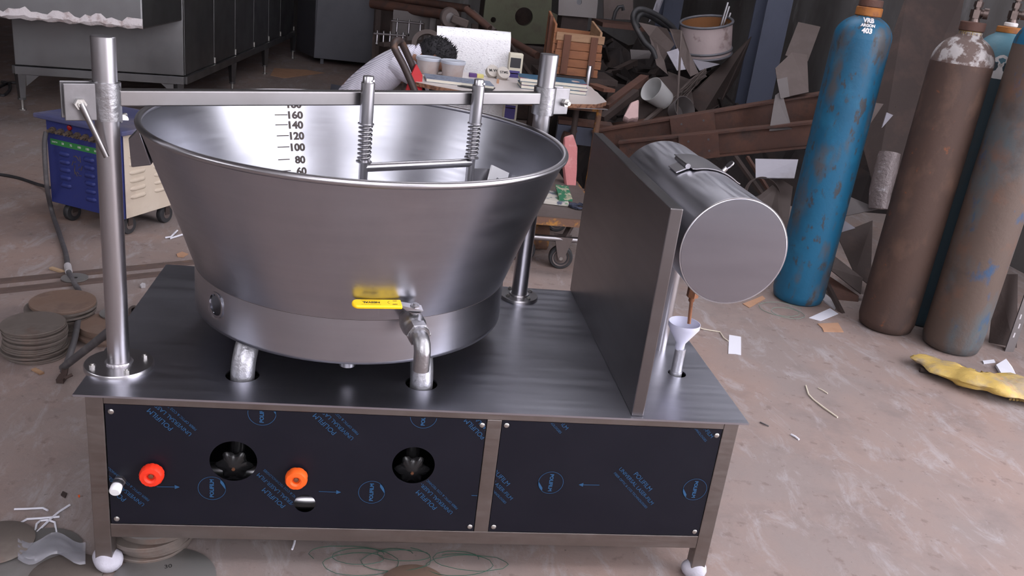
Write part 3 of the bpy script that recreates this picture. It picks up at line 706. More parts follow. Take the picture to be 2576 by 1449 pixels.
PAGES = mk('cream_pages', (.70, .66, .56), .85, 0, [((.5, .46, .4), 60, (1, 1, 30), .5, .7, .6)])
NOTEC = mk('mottled_blue_grey_cover', (.22, .25, .32), .6, 0, [((.10, .12, .18), 25, U, .5, .62, .8), ((.45, .45, .48), 30, U, .58, .7, .6)])
TAPEW = mk('grey_tape_roll', (.50, .46, .42), .6, 0, [((.38, .34, .31), 14, U, .5, .7, .5)])
MAG = mk('printed_magazine', (.5, .47, .42), .6, 0, [((.05, .07, .13), 14, U, .5, .58, .9), ((.1, .28, .12), 10, U, .55, .62, .8)])
GREENM = mk('green_check_cover', (.02, .14, .07), .6, 0, [((.4, .35, .26), 30, U, .52, .56, .9)])
CYLB = mk('scuffed_blue_cylinder', (.008, .105, .205), .5, 0, [((.006, .065, .125), 3, (1, 1, .6), .45, .65, .8), ((.085, .07, .06), 7, (1, 1, .35), .52, .64, .8), ((.015, .15, .27), 6, U, .55, .7, .5), ((.05, .04, .035), 26, (1, 1, .5), .57, .64, .85)], (40, U, .15))
CYLN = mk('rusty_brown_cylinder', (.078, .047, .037), .7, .1, [((.06, .042, .038), 3, (1, 1, .5), .45, .65, .8), ((.15, .09, .065), 7, (1, 1, .6), .52, .7, .7), ((.28, .09, .03), 16, U, .66, .74, .7)], (40, U, .2))
CYLNT = mk('flaking_white_brown_shoulder', (.12, .085, .075), .75, 0, [((.42, .40, .40), 14, U, .50, .58, .9), ((.07, .05, .045), 9, U, .55, .65, .7)], (40, U, .3))
CYLD = mk('dark_blue_cylinder', (.022, .045, .06), .6, 0, [((.05, .04, .035), 6, (1, 1, .4), .5, .65, .8)], (40, U, .15))
CYLDT = mk('grey_blue_shoulder', (.07, .17, .22), .6, 0, [((.12, .14, .15), 6, U, .5, .68, .7)], (40, U, .15))
CYLX = mk('rust_and_blue_cylinder', (.105, .075, .062), .7, .05, [((.075, .10, .115), 4, (1, 1, .5), .47, .62, .85), ((.02, .075, .17), 9, (1, 1, .5), .6, .68, .8), ((.17, .085, .055), 6, U, .55, .7, .6), ((.05, .042, .04), 5, U, .56, .7, .6)], (40, U, .2))
NECKR = mk('orange_rust_neck_ring', (.34, .13, .03), .7, .1, [((.16, .06, .035), 14, U, .5, .65, .8)], (50, U, .2))
YELP = mk('yellow_painted_collar', (.55, .40, .03), .6, 0, [((.2, .1, .03), 16, U, .52, .6, .8)])
WHITEP = mk('flaking_white_paint', (.62, .61, .61), .6, 0, [((.3, .27, .26), 18, U, .6, .68, .8)])
VALV = mk('dull_valve_brass', (.15, .115, .105), .4, .85, [((.07, .05, .045), 30, U, .5, .7, .7)])

def thing(name, label, cat, mb, mat, group=None, **k):
    o = obj(name, mb, mat, None, **k); return tag(o, label, cat, group)
def PYs(pts): return [PY(u, v, y) for u, v, y in pts]
def sheet(name, label, cat, pts, mat, th=.004, group='scrap metal in the heap'):
    return thing(name, label, cat, MB().plate(PYs(pts), th), mat, group, smooth=0)
def upto(p, z=0): return Vector((p.x, p.y, z))

# ================================================================ long steel oven at the back left
oc = Vector((-.974, 5.566, 0)); of = Vector((-2.108, 5.333, 0)); orr = Vector((-.58, 9.871, 0))
ov = empty('tunnel_oven', (-1.4, 7.2, 0), 'long grey stainless steel oven on legs at the back left', 'oven')
fd = (of - oc).normalized(); sd = (orr - oc).normalized(); FW = (of - oc).length; SW = (orr - oc).length
ofl = oc + fd * (FW + .05); OZ0, OZ1 = .345, 1.75
bk = orr + fd * (FW + .05)
# front face, one wide sheet; right side of seven sheets
obj('front_sheet', MB().prism([oc + Vector((0, 0, OZ0)), ofl + Vector((0, 0, OZ0)), ofl + Vector((0, 0, OZ1)), oc + Vector((0, 0, OZ1))], sd * .03), OVEN, ov, 0, .006)
inw = Vector((-sd.y, sd.x, 0)); cuts = [.03, .85, 1.55, 2.28, 2.95, 3.55, SW]
for a, b in zip(cuts, cuts[1:]):
    obj('side_sheet', MB().prism([oc + sd * (a + .006) + Vector((0, 0, OZ0)), oc + sd * (b - .004) + Vector((0, 0, OZ0)), oc + sd * (b - .004) + Vector((0, 0, OZ1)), oc + sd * (a + .006) + Vector((0, 0, OZ1))], inw * .03), OVEN, ov, 0, .004)
    q = oc + sd * b - inw * .003 + Vector((0, 0, OZ0 + .004))
    obj('latch', MB().tube([q, q + Vector((0, 0, .05))], .012, 8), BOLT, ov)
obj('core', MB().prism([oc + sd * .04 + inw * .035 + Vector((0, 0, OZ0)), ofl + sd * .04 + Vector((0, 0, OZ0)), bk + Vector((0, 0, OZ0)), orr + inw * .035 + Vector((0, 0, OZ0))], (0, 0, OZ1 - OZ0)), S_DARK, ov, 0)
for a, b in ((oc, ofl), (oc, orr), (ofl, bk), (orr, bk)):
    obj('base_rail', MB().bar(a + Vector((0, 0, .31)), b + Vector((0, 0, .31)), .05, .062), OVEN, ov, 0, .003)
for p in (oc + fd * .04, of + fd * .02, oc + sd * 1.45, oc + sd * 2.8, orr, ofl + sd * 2.1, bk):
    lg = obj('leg', MB().tube([p + Vector((0, 0, .285)), p + Vector((0, 0, .10))], [.042, .028], 4).tube([p + Vector((0, 0, .10)), p + Vector((0, 0, .085))], .03, 12), OVEN, ov, 30)
    obj('levelling_foot', MB().tube([p + Vector((0, 0, .085)), p + Vector((0, 0, .012))], .013, 10).tube([p + Vector((0, 0, .012)), p], .026, 12), BOLT, lg, 30)
for p, d in ((of + fd * -.02, -fd), (oc + fd * .08, fd), (oc + sd * 1.5, sd), (oc + sd * 2.85, sd)):
    obj('gusset', MB().plate([p + Vector((0, 0, .282)), p + d * .10 + Vector((0, 0, .282)), p + Vector((0, 0, .19))], .006), OVEN, ov, 0)
for u, v in ((120, 122), (143, 123)):
    q = PN(u, v, oc, sd); obj('bolt_hole', MB().tube([q - sd * .004, q + sd * .004], .014, 12), S_DARK, ov)
# hood hanging over the near end
hc = Vector((-1.058, 4.731, .776)); hl = hc + fd * 2.0; dep = sd * .87
obj('hood', MB().prism([hc, hl, hl + dep, hc + dep], (0, 0, .95)), OVEN, ov, 0, .012)
mb = MB(); n = 60; rr = random.Random(3)
for k in range(n + 1):
    p = hc + fd * (1.98 * k / n) - sd * .004; h = .055 + .016 * math.sin(k * .9) + .012 * math.sin(k * 2.3 + 1) + rr.uniform(-.006, .006)
    b = .004 + .006 * math.sin(k * 1.7)
    mb.v += [p + Vector((0, 0, b)), p - sd * (.022 + rr.uniform(-.006, .006)) + Vector((0, 0, h * .45)), p + Vector((0, 0, h + .01))]
for k in range(n):
    for j in range(2): mb.f.append((k * 3 + j, k * 3 + j + 1, k * 3 + 4 + j, k * 3 + 3 + j))
    mb.f.append((k * 3 + 2, k * 3, k * 3 + 3, k * 3 + 5))
INSUL = mk('torn_white_insulation', (.58, .54, .55), .9, 0, [((.35, .28, .27), 18, U, .5, .62, .8)], (40, U, .6))
obj('insulation_strip', mb, INSUL, ov, 60, label='torn white insulation along the hood edge')

# ================================================================ grey tall cabinet behind the oven
cb = empty('tall_cabinet', upto(PY(865, 147, 9.6)), 'plain dark grey steel cabinet standing behind the oven', 'cabinet')
f = PYs([(789, 143, 9.6), (942, 143, 9.6), (937, 0, 9.6), (802, 0, 9.6)]); zt = 1.9
fl0 = Vector((f[0].x, 9.6, .07)); fr0 = Vector((f[1].x, 9.6, .07)); lb = PY(742, 128, 10.1); lb = Vector((lb.x, 10.25, .07)); rb = Vector((fr0.x - .02, 10.25, .07))
CABM = mk('cabinet_grey_paint', (.095, .095, .11), .5, .3, [((.07, .07, .08), 3, U, .5, .7, .6)])
obj('front_door', MB().prism([fl0, fr0, Vector((f[2].x, 9.6, zt)), Vector((f[3].x + .02, 9.6, zt))], (0, .03, 0)), CABM, cb, 0, .005)
obj('body', MB().prism([fl0 + Vector((0, .031, 0)), fr0 + Vector((0, .031, 0)), rb, lb], (0, 0, zt - .07)), CABM, cb, 0, .005)
for x in (fl0.x + .1, fr0.x - .08): obj('foot', MB().box(x - .02, x + .02, 9.64, 9.70, 0, .07), CABM, cb, 0)

# ================================================================ dark racks and pipes further back
for a, b, r, lb_ in (((935, 8, 8.6), (1125, 38, 8.1), .055, 'thick dark brown pipe lying across the back above the hook rails'), ((935, -12, 9.4), (1180, 22, 9.0), .045, 'upper brown pipe behind the thick one at the back')):
    p, q = PY(*a), PY(*b); o = MB().tube([p, q], r, 20); e = empty('storage_pipe', upto(p.lerp(q, .5)), lb_, 'pipe', 'pipes stored at the back')
    obj('pipe', o, RUST, e)
    for t in (.1, .9):
        s = p.lerp(q, t); obj('trestle', MB().box(s.x - .03, s.x + .03, s.y - .03, s.y + .03, 0, s.z - r), RUSTD, e, 0)
def hook_rail(name, label, a, b, hooks, Ls):
    p, q = PY(*a), PY(*b); e = empty(name, upto(p.lerp(q, .5)), label, 'hook rail', 'hook rails at the back')
    obj('rail', MB().tube([p, q], .012, 10), S_V, e)
    for t in hooks:
        s = p.lerp(q, t); obj('hook', MB().tube([s + Vector((0, 0, .03)), s - Vector((0, 0, Ls * .8)), s - Vector((0, .01, Ls * .95)), s - Vector((0, .04, Ls)), s - Vector((0, .06, Ls * .85))], .010, 8), S_V, e, 60)
    for t in (0, 1):
        s = p.lerp(q, t); obj('stand', MB().box(s.x - .012, s.x + .012, s.y + .01, s.y + .035, 0, s.z), RUSTD, e, 0)
hook_rail('hook_rail', 'upper steel hook rail below the thick brown pipe', (985, 52, 7.9), (1066, 60, 7.8), (.18, .55, .9), .13)
hook_rail('hook_rail', 'lower steel hook rail beside the grey cabinet', (941, 84, 7.0), (1022, 90, 6.9), (.1, .3, .5, .72, .9), .10)
sheet('steel_sheet', 'pale steel sheet standing behind the upper hook rail', 'sheet', [(990, 24, 8.3), (1084, 36, 8.3), (1072, 185, 8.3), (980, 175, 8.3)], PLATE, .006)
sheet('steel_sheet', 'grey steel sheet leaning under the end of the thick brown pipe', 'sheet', [(1083, 38, 8.2), (1122, 42, 8.2), (1108, 185, 8.2), (1070, 180, 8.2)], PLATE, .006)
sheet('steel_sheet', 'dark sheet standing right of the grey cabinet', 'sheet', [(942, 20, 8.9), (990, 24, 8.9), (974, 165, 8.9), (934, 160, 8.9)], RUSTD, .006)
for i, (a, b, w, lb_) in enumerate((((1000, 118, 6.2), (1200, 96, 6.6), .10, 'dark plank lying behind the sleeping man'), ((960, 112, 6.0), (1085, 104, 6.4), .06, 'narrow dark plank beside the lower hook rail'))):
    p, q = PY(*a), PY(*b); thing('plank', lb_, 'plank', MB().bar(p, q, w, .03), RUSTD if i < 2 else PLATE, 'planks at the back', smooth=0)
p = PY(1122, 28, 7.6); thing('rusty_post', 'short orange rusty post behind the caster wheel', 'post', MB().box(p.x - .04, p.x + .04, 7.56, 7.64, 0, p.z), RUSTO, smooth=0)
c = PY(1076, 116, 5.9); thing('tyre_hoop', 'grey hoop lying behind the sleeping man head', 'hoop', MB().ring([(.10, 0), (.135, 0), (.14, .03), (.10, .03)], 32, Matrix.Translation(c) @ Matrix.Rotation(rad(60), 4, 'X')), DUSTY)

# --- caster arm
ca = empty('caster_trolley', upto(PY(1170, 60, 6.3)), 'upturned trolley frame with one grey caster wheel in the air', 'trolley')
cw = PY(1131, 44, 6.2); mw = Matrix.Translation(cw) @ Matrix.Rotation(rad(18), 4, 'Z') @ Matrix.Rotation(rad(90), 4, 'X')
wh = obj('caster_wheel', MB().ring([(.045, -.03), (.082, -.03), (.088, -.02), (.088, .02), (.082, .03), (.045, .03)], 32, mw), DUSTY, ca)
obj('wheel_hub', MB().lathe([(.047, -.026), (.047, .026), (.02, .034), (0, .034)], 24, mw), PLATE, wh)
p, q = PY(1145, 52, 6.15), PY(1178, 62, 6.1); obj('caster_fork', MB().bar(cw + Vector((.02, -.05, 0)), q, .03, .07), DUSTY, ca, 0, .01)
p, q = PY(1172, 22, 6.3), PY(1232, 72, 6.1); obj('frame_tube', MB().tube([p, q], .03, 14), RUST, ca)
p, q = PY(1190, 30, 6.5), PY(1245, 78, 6.3); obj('frame_tube', MB().tube([p, q], .022, 14), DUSTY, ca)
p = PY(1195, 60, 6.4); obj('frame_leg', MB().box(p.x - .03, p.x + .03, 6.37, 6.43, 0, p.z), RUSTD, ca, 0)

# --- olive press
Yp = 7.0
def P2(u, v, Y): p = PY(u, v, Y); return (p.x, p.z)
out = [P2(*t, Yp) for t in ((1228, -60), (1395, -60), (1402, 40), (1392, 112), (1255, 108), (1226, 84), (1216, 44))]
hx = P2(1318, 42, Yp); h2 = P2(1241, 50, Yp)
pe = empty('press_frame', (hx[0], 7.2, 0), 'olive green press plate with one large round hole', 'machine')
mb = plate2d(out, [circle2(hx[0], hx[1], .088, 40), circle2(h2[0], h2[1], .027, 24)], .07); mb.mapv(lambda p: (p.x, Yp + .035 - p.z, p.y)); obj('cheek_plate', mb, OLIVE, pe, 30)
obj('press_body', MB().box(hx[0] - .36, hx[0] + .33, 7.45, 7.9, 0, 1.6), RUSTD, pe, 0)
obj('press_base', MB().box(hx[0] - .45, hx[0] + .42, 6.98, 7.45, 0, min(p[1] for p in out) + .01), RUSTD, pe, 0, .02)
thing('guide_rail', 'dark rail slanting down beside the olive press', 'rail', MB().tube([PY(1285, 102, 5.9), PY(1352, 140, 5.5)], .03, 10), RUST)
thing('guide_rail', 'thin dark rail below the olive press', 'rail', MB().tube([PY(1284, 112, 5.7), PY(1345, 205, 5.1)], .016, 10), RUSTD)

# --- wooden crate
Yc = 5.0
cr = empty('wooden_crate', upto(PY(1450, 190, Yc)), 'open reddish wooden crate of nailed boards behind the desk', 'crate')
cx0, cx1 = PY(1400, 120, Yc).x, PY(1516, 120, Yc).x; cz0, cz1 = .735, 1.058; cdp = .42
bh = (cz1 - cz0) / 5
for k in range(5):
    zz = cz0 + k * bh; o = random.uniform(-.008, .008)
    obj('board', MB().box(cx0 + random.uniform(-.012, .012), cx1 + random.uniform(-.012, .012), Yc + o * .3, Yc + .02, zz + .002, zz + bh - .003), WOOD if k < 4 else WOODL, cr, 0, .002)
    obj('board', MB().box(cx0, cx1, Yc + cdp - .02, Yc + cdp, zz + .002, zz + bh - .003), WOOD, cr, 0, .002)
for x in (cx0 + .075, cx1 - .075): obj('batten', MB().box(x - .028, x + .028, Yc - .022, Yc - .002, cz0 + .01, cz1 - .015), WOODD, cr, 0, .002)
for k in range(5):
    zz = cz0 + k * bh * 1.2
    obj('side_board', MB().prism([(cx0 - .012, Yc + .02, zz), (cx0 - .012, Yc + cdp - .02, zz + .06), (cx0 - .012, Yc + cdp - .02, zz + .06 + bh * 1.17), (cx0 - .012, Yc + .02, zz + bh * 1.0 if k == 4 else zz + bh * 1.17)], (-.018, 0, 0)), WOOD, cr, 0, .002)
    obj('side_board', MB().prism([(cx1 - .03, Yc + .02, zz), (cx1 - .03, Yc + cdp - .02, zz + .02), (cx1 - .03, Yc + cdp - .02, zz + .02 + bh * 1.17), (cx1 - .03, Yc + .02, zz + bh * (.6 if k == 4 else 1.17))], (.018, 0, 0)), WOODL, cr, 0, .002)
obj('batten', MB().box(cx0 - .055, cx0 - .030, Yc + .13, Yc + .2, cz0, cz1 + .1), WOODD, cr, 0, .002)
obj('floor_board', MB().box(cx0, cx1, Yc + .02, Yc + cdp - .02, cz0, cz0 + .02), WOODD, cr, 0)
st = empty('crate_stand', (cx0 + .2, 5.2, 0), 'dark rusty stand under the wooden crate', 'stand')
obj('stand_top', MB().box(cx0 - .1, cx1 + .16, Yc - .02, Yc + .5, .69, .733), RUSTD, st, 0)
for x in (cx0 - .06, cx1 + .12):
    for y in (Yc + .02, Yc + .46): obj('leg', MB().box(x - .025, x + .025, y - .025, y + .025, 0, .69), RUSTD, st, 0)
thing('loose_plank', 'short weathered plank on the stand right of the crate', 'plank', MB().bar(PY(1487, 213, 4.75), PY(1533, 228, 4.5), .10, .025), WOODD, smooth=0)

# --- stainless box above the crate
Yb = 5.75; f = PYs([(1407, -30, Yb), (1507, -30, Yb), (1500, 46, Yb), (1404, 38, Yb)])
bx_ = empty('steel_box', upto(f[0]), 'stainless steel box with a round hole behind the crate', 'box')
hh = P2(1457, 5, Yb); mb = plate2d([(p.x, p.z) for p in f], [circle2(hh[0], hh[1], .022, 24)], .006); mb.mapv(lambda p: (p.x, Yb - p.z, p.y)); obj('front_plate', mb, PLATE, bx_, 0)
obj('box_body', MB().prism([p + Vector((0, .005, 0)) for p in f], (0, .35, 0)), S_DARK, bx_, 0)
b0 = f[3]; obj('box_stand', MB().box(f[3].x + .05, f[2].x - .05, Yb + .08, Yb + .3, 0, f[2].z), RUSTD, bx_, 0)
shelf = thing('steel_shelf', 'dark brown steel shelf behind the black hose', 'shelf', MB().box(PY(1510, 60, 6.4).x, PY(1660, 60, 6.4).x, 6.3, 6.8, PY(1580, 62, 6.4).z - .04, PY(1580, 62, 6.4).z), RUST, smooth=0)
thing('back_board', 'brown board standing on the shelf behind the hose', 'board', MB().plate(PYs([(1518, -20, 6.75), (1592, -20, 6.75), (1592, 50, 6.75), (1518, 46, 6.75)]), .02), DUSTY, smooth=0)
thing('hook_tool', 'small dark hook tool on the brown shelf', 'tool', MB().tube(PYs([(1543, 50, 6.5), (1548, 30, 6.5), (1556, 18, 6.5), (1566, 16, 6.5), (1568, 26, 6.5)]), .018, 8), RUBBER)

# --- black hose coil
hsp = [(1652, 150, 5.15), (1641, 125, 5.2), (1624, 109, 5.25), (1608, 84, 5.28), (1595, 58, 5.3), (1593, 38, 5.3), (1604, 24, 5.32), (1624, 25, 5.34), (1658, 41, 5.38), (1690, 66, 5.42), (1700, 80, 5.46), (1690, 76, 5.5), (1654, 52, 5.48), (1624, 36, 5.45), (1608, 40, 5.42), (1603, 56, 5.4), (1606, 72, 5.38)]
hsp = PYs(hsp); hs = []
for i in range(len(hsp) - 1):
    for k in range(5):
        t_ = k / 5; a0, a1, a2, a3 = hsp[max(i - 1, 0)], hsp[i], hsp[i + 1], hsp[min(i + 2, len(hsp) - 1)]
        hs.append(.5 * ((2 * a1) + (-a0 + a2) * t_ + (2 * a0 - 5 * a1 + 4 * a2 - a3) * t_ * t_ + (-a0 + 3 * a1 - 3 * a2 + a3) * t_ ** 3))
thing('rubber_hose', 'coiled black rubber hose hung over the scrap heap', 'hose', MB().tube(hs, .0215, 12), RUBBER, smooth=60)

# --- cut steel drum
dc = PY(1782, 92, 5.5)
md = Matrix.Translation(dc - Vector((0, 0, .13))) @ Matrix.Rotation(rad(-12), 4, 'Y') @ Matrix.Rotation(rad(8), 4, 'X')
dm = empty('cut_drum', dc - Vector((0, 0, .13)), 'pinkish white cut steel drum on top of the scrap heap', 'drum')
obj('shell', MB().ring([(.212, 0), (.215, 0), (.215, .25), (.212, .25)], 48, md), DRUMW, dm)
obj('lining', MB().ring([(.2085, .01), (.2105, .01), (.2105, .245), (.2085, .245)], 48, md).lathe([(.2085, .01), (.2085, .014)], 48, md), DRUMI, dm)
for z in (-.01, .032, .255): obj('rolled_rim', MB().ring([(.216 + .011 * math.cos(q * PI / 4), z + .011 * math.sin(q * PI / 4)) for q in range(8)], 48, md), DRUMR, dm, 60)
for i, (dxx, ln) in enumerate(((.06, .36), (.085, .33), (.115, .28))):
    p = dc + Vector((dxx, -.02 + .02 * i, -.07)); thing('steel_offcut', ('tallest', 'middle', 'shortest')[i] + ' of the three steel offcuts standing in the cut drum', 'offcut', MB().bar(p, p + Vector((.05, .02, ln)), .022, .012), S_V, 'offcuts standing in the drum', smooth=0)

# --- blue columns
def hcol(name, label, c, w, d, h):
    e = empty(name, c, label, 'column', 'blue steel columns'); t = .018
    for y in (-d / 2, d / 2 - t): obj('flange', MB().box(c.x - w / 2, c.x + w / 2, c.y + y, c.y + y + t, 0, h), BLUECOL, e, 0)
    obj('web', MB().box(c.x - t / 2, c.x + t / 2, c.y - d / 2 + t, c.y + d / 2 - t, 0, h), BLUECOL, e, 0)
    return e
hcol('steel_column', 'wide blue-grey steel column beside the blue gas cylinder', Vector((PY(1920, 130, 6).x, 6.0, 0)), .235, .28, 4.58)
hcol('steel_column', 'narrow blue-grey steel column behind the cut drum', Vector((PY(1685, 20, 8.5).x, 8.5, 0)), .22, .26, 4.58)

# --- rusty I-beams across the heap
def ibeam(label, p0, p1, h, w, t, plates):
    e = empty('steel_beam', upto(p0.lerp(p1, .5)), label, 'beam', 'rusty beams across the heap'); d = (p1 - p0).normalized(); side = d.cross(Vector((0, 0, 1))).normalized(); up = side.cross(d).normalized()
    obj('top_flange', MB().bar(p0 + up * (h / 2 - t / 2), p1 + up * (h / 2 - t / 2), w, t), RUST, e, 0)
    obj('bottom_flange', MB().bar(p0 - up * (h / 2 - t / 2), p1 - up * (h / 2 - t / 2), w, t), RUST, e, 0)
    obj('web', MB().bar(p0, p1, t * .8, h - 2 * t), RUST, e, 0)
    for a, b in plates:
        q0, q1 = p0.lerp(p1, a), p0.lerp(p1, b); off = side * (w / 2 + .008)
        if off.y > 0: off = -off
        sp_ = obj('splice_plate', MB().bar(q0 + off, q1 + off, .012, h * 1.02), RUST, e, 0, .003)
        for tt in (.25, .75):
            for zz in (-.2, .25):
                m = q0.lerp(q1, tt) + off * 1.12 + up * (h * zz); obj('bolt_hole', MB().tube([m + off * .08, m - off * .08], .007, 8), S_DARK, sp_, 0)
    return e
ibeam('upper rusty brown I-beam lying across the scrap heap', PY(1495, 362, 4.2), PY(2245, 240, 3.7), .20, .10, .014, [(.27, .42)])
ibeam('lower rusty brown I-beam lying across the scrap heap', PY(1560, 385, 4.0), PY(2110, 330, 3.5), .17, .10, .014, [(.285, .47)])
p, q = PY(1400, 330, 4.35), PY(1518, 345, 4.3)
thing('box_beam', 'dark blue-grey box beam lying under the right side of the desk', 'beam', MB().bar(p, q, .15, .13), BLUECOL, smooth=0)
thing('angle_bar', 'brown angle bar on top of the dark box beam', 'bar', MB().bar(p + Vector((0, 0, .085)), q + Vector((.05, 0, .085)), .16, .03), RUST, smooth=0)
thing('flange_nut', 'rusty bolt head on the side of the box beam', 'bolt', MB().tube([PY(1443, 330, 4.26), PY(1443, 330, 4.2)], .028, 6).tube([PY(1443, 330, 4.2), PY(1443, 330, 4.17)], .013, 10), RUST)
thing('pipe_joint', 'rusty pipe joint lying below the box beam', 'pipe joint', MB().tube(PYs([(1415, 345, 4.1), (1432, 350, 4.1), (1436, 366, 4.1)]), [.045, .05, .03], 16), RUST)

# --- scrap sheets of the heap
SC = [
 ('steel_plate', 'large dark brown plate leaning in front of the wide blue column', [(1728, 246, 5.1), (1890, 92, 5.7), (1856, 190, 5.6), (1812, 262, 5.3), (1766, 292, 5.0)], RUSTD),
 ('bent_sheet', 'grey brown bent sheet hanging below the black hose', [(1606, 56, 5.35), (1653, 66, 5.3), (1678, 72, 5.2), (1697, 112, 5.1), (1682, 131, 5.1), (1671, 152, 5.1), (1680, 188, 5.0), (1652, 164, 5.1), (1634, 92, 5.3)], DUSTY),
 ('bent_sheet', 'small pale lilac sheet in the middle of the heap', [(1677, 131, 5.02), (1705, 122, 5.05), (1725, 175, 4.95), (1703, 178, 4.95)], PALE),
 ('sheet_strip', 'long brown strip slanting past the left of the drum', [(1684, 72, 5.2), (1715, 76, 5.1), (1734, 131, 5.0), (1758, 184, 4.9), (1737, 193, 4.9), (1713, 150, 5.0)], DUSTY),
 ('sheet_strip', 'pale pointed strip under the drum', [(1742, 150, 5.02), (1810, 162, 5.12), (1760, 178, 4.9)], PALE),
 ('sheet_offcut', 'pale triangle of sheet behind the black hose', [(1652, 0, 6.2), (1672, -10, 6.2), (1656, 32, 6.0), (1632, 56, 6.0)], PALE),
 ('sheet_offcut', 'grey cornered sheet under the hose end', [(1585, 125, 5.7), (1640, 128, 5.7), (1634, 148, 5.6), (1588, 150, 5.6)], PLATE),
 ('steel_plate', 'dark plate under the bent sheet left of the white bucket', [(1620, 200, 5.0), (1700, 190, 5.0), (1720, 300, 4.7), (1560, 310, 4.7)], RUSTD),
 ('steel_plate', 'brown plate behind the rod at the foot of the heap', [(1680, 180, 5.1), (1735, 200, 5.1), (1745, 262, 4.9), (1690, 270, 4.9)], DUSTY),
 ('folded_sheet', 'grey brown upright sheet in front of the wide blue column', [(1935, 330, 3.62), (1950, 240, 3.75), (1966, 228, 3.75), (1992, 325, 3.6)], PLATE),
 ('folded_sheet', 'tan folded sheet standing on the upper beam', [(1950, 172, 3.95), (1992, 132, 4.0), (2030, 138, 4.0), (2034, 232, 3.8), (1962, 248, 3.8)], DUSTY),
 ('folded_sheet', 'narrow bright face of the folded sheet on the upper beam', [(1954, 200, 3.74), (1980, 194, 3.74), (1986, 243, 3.72), (1963, 248, 3.72)], PLATE),
 ('steel_plate', 'tall brown plate leaning on the wall behind the blue cylinder', [(2008, 56, 4.7), (2064, 68, 4.6), (2032, 155, 4.3), (1975, 140, 4.4)], DUSTY),
 ('steel_plate', 'pale grey plate under the lower beam', [(1900, 400, 3.2), (2008, 402, 3.15), (1998, 449, 3.0), (1901, 448, 3.05)], PALE),
 ('steel_plate', 'brown grey cornered plate behind the tank', [(1900, 500, 2.95), (1962, 450, 3.1), (1994, 470, 3.05), (1972, 640, 2.7), (1930, 560, 2.8)], DUSTY),
 ('steel_plate', 'lilac grey plate behind the right end of the tank', [(1880, 505, 3.0), (1955, 470, 3.1), (1965, 520, 2.95), (1890, 560, 2.85)], PLATE),
 ('steel_plate', 'grey pointed plate right of the blue cylinder', [(2120, 488, 2.75), (2209, 526, 2.7), (2112, 547, 2.6)], PLATE),
 ('steel_plate', 'small pale plate right of the blue cylinder below the pointed one', [(2112, 547, 2.62), (2151, 574, 2.6), (2098, 590, 2.55)], PALE),
 ('steel_plate', 'low grey plate between the blue and the brown cylinder', [(2088, 636, 2.55), (2170, 700, 2.4), (2165, 740, 2.35), (2080, 672, 2.45)], DUSTY),
 ('steel_plate', 'dark board between the blue and the brown cylinder', [(2105, 590, 2.75), (2195, 555, 2.75), (2190, 720, 2.45), (2150, 690, 2.5)], RUSTD),
 ('steel_plate', 'rusty low board at the foot of the brown cylinder', [(2078, 690, 2.5), (2160, 745, 2.35), (2155, 795, 2.25), (2072, 720, 2.4)], RUST),
 ('steel_plate', 'very large dark brown plate leaning behind the brown cylinder', [(2285, -30, 3.6), (2430, -30, 3.6), (2330, 500, 2.9), (2200, 480, 3.0), (2160, 330, 3.3)], RUSTD),
 ('steel_plate', 'brown plate edge right of the blue cylinder at the beam ends', [(2195, 258, 3.1), (2222, 262, 3.1), (2180, 325, 3.0), (2160, 320, 3.0)], DUSTY),
 ('steel_plate', 'small pale plate behind the brown cylinder', [(2230, 283, 3.0), (2246, 290, 3.0), (2218, 322, 2.95)], PALE),
 ('steel_plate', 'brown upright plate behind the rightmost gas cylinder', [(2485, 886, 1.85), (2506, 690, 1.85), (2560, 690, 1.85), (2557, 896, 1.8)], RUSTD),
]
for n, l, pts, m in SC: sheet(n, l, 'scrap metal', pts, m, .006)
# tangle filling the heap; near-black colour stands in for the shaded void there
mb = MB(); rs = random.Random(21); gx, gy = 26, 18
for j in range(gy + 1):
    for i in range(gx + 1):
        x = 2.05 + 2.75 * i / gx; y = 4.35 + 2.4 * j / gy
        z = max(0, min(.22 + (y - 4.45) * .36, .8 if x < 3.5 else .34)) * (1 if x > 2.3 else max(0, (x - 2.05) / .25)) * (.75 + .5 * rs.random())
        if j == 0: z = 0
        mb.v.append(Vector((x, y, z)))
for j in range(gy):
    for i in range(gx): a = j * (gx + 1) + i; mb.f.append((a, a + 1, a + gx + 2, a + gx + 1))
for k in range(90):
    x = rs.uniform(2.3, 3.6); y = rs.uniform(4.9, 6.2); z = .15 + (y - 4.4) * .38 + rs.uniform(-.05, .12)
    c = Vector((x, y, z)); d = Vector((rs.uniform(-1, 1), rs.uniform(-.6, .6), rs.uniform(-.5, .6))).normalized(); L_ = rs.uniform(.06, .22)
    if k % 3: mb.bar(c - d * L_, c + d * L_, rs.uniform(.015, .05), rs.uniform(.006, .03))
    else:
        e_ = d.cross(Vector((rs.uniform(-1, 1), 1, rs.uniform(-1, 1)))).normalized(); w = rs.uniform(.04, .11)
        mb.plate([c - d * L_ - e_ * w, c + d * L_ * .8 - e_ * w * .7, c + d * L_ + e_ * w, c - d * L_ * .7 + e_ * w * .8], .004)
tag(thing('scrap_tangle', 'tangle of rusty scrap, colour darkened for shade, filling the heap behind the beams', 'scrap metal', mb, mk('shade_dark_scrap', (.016, .012, .012), .85, .1, [((.035, .022, .018), 5, U, .5, .7, .7)]), smooth=0), kind='stuff')
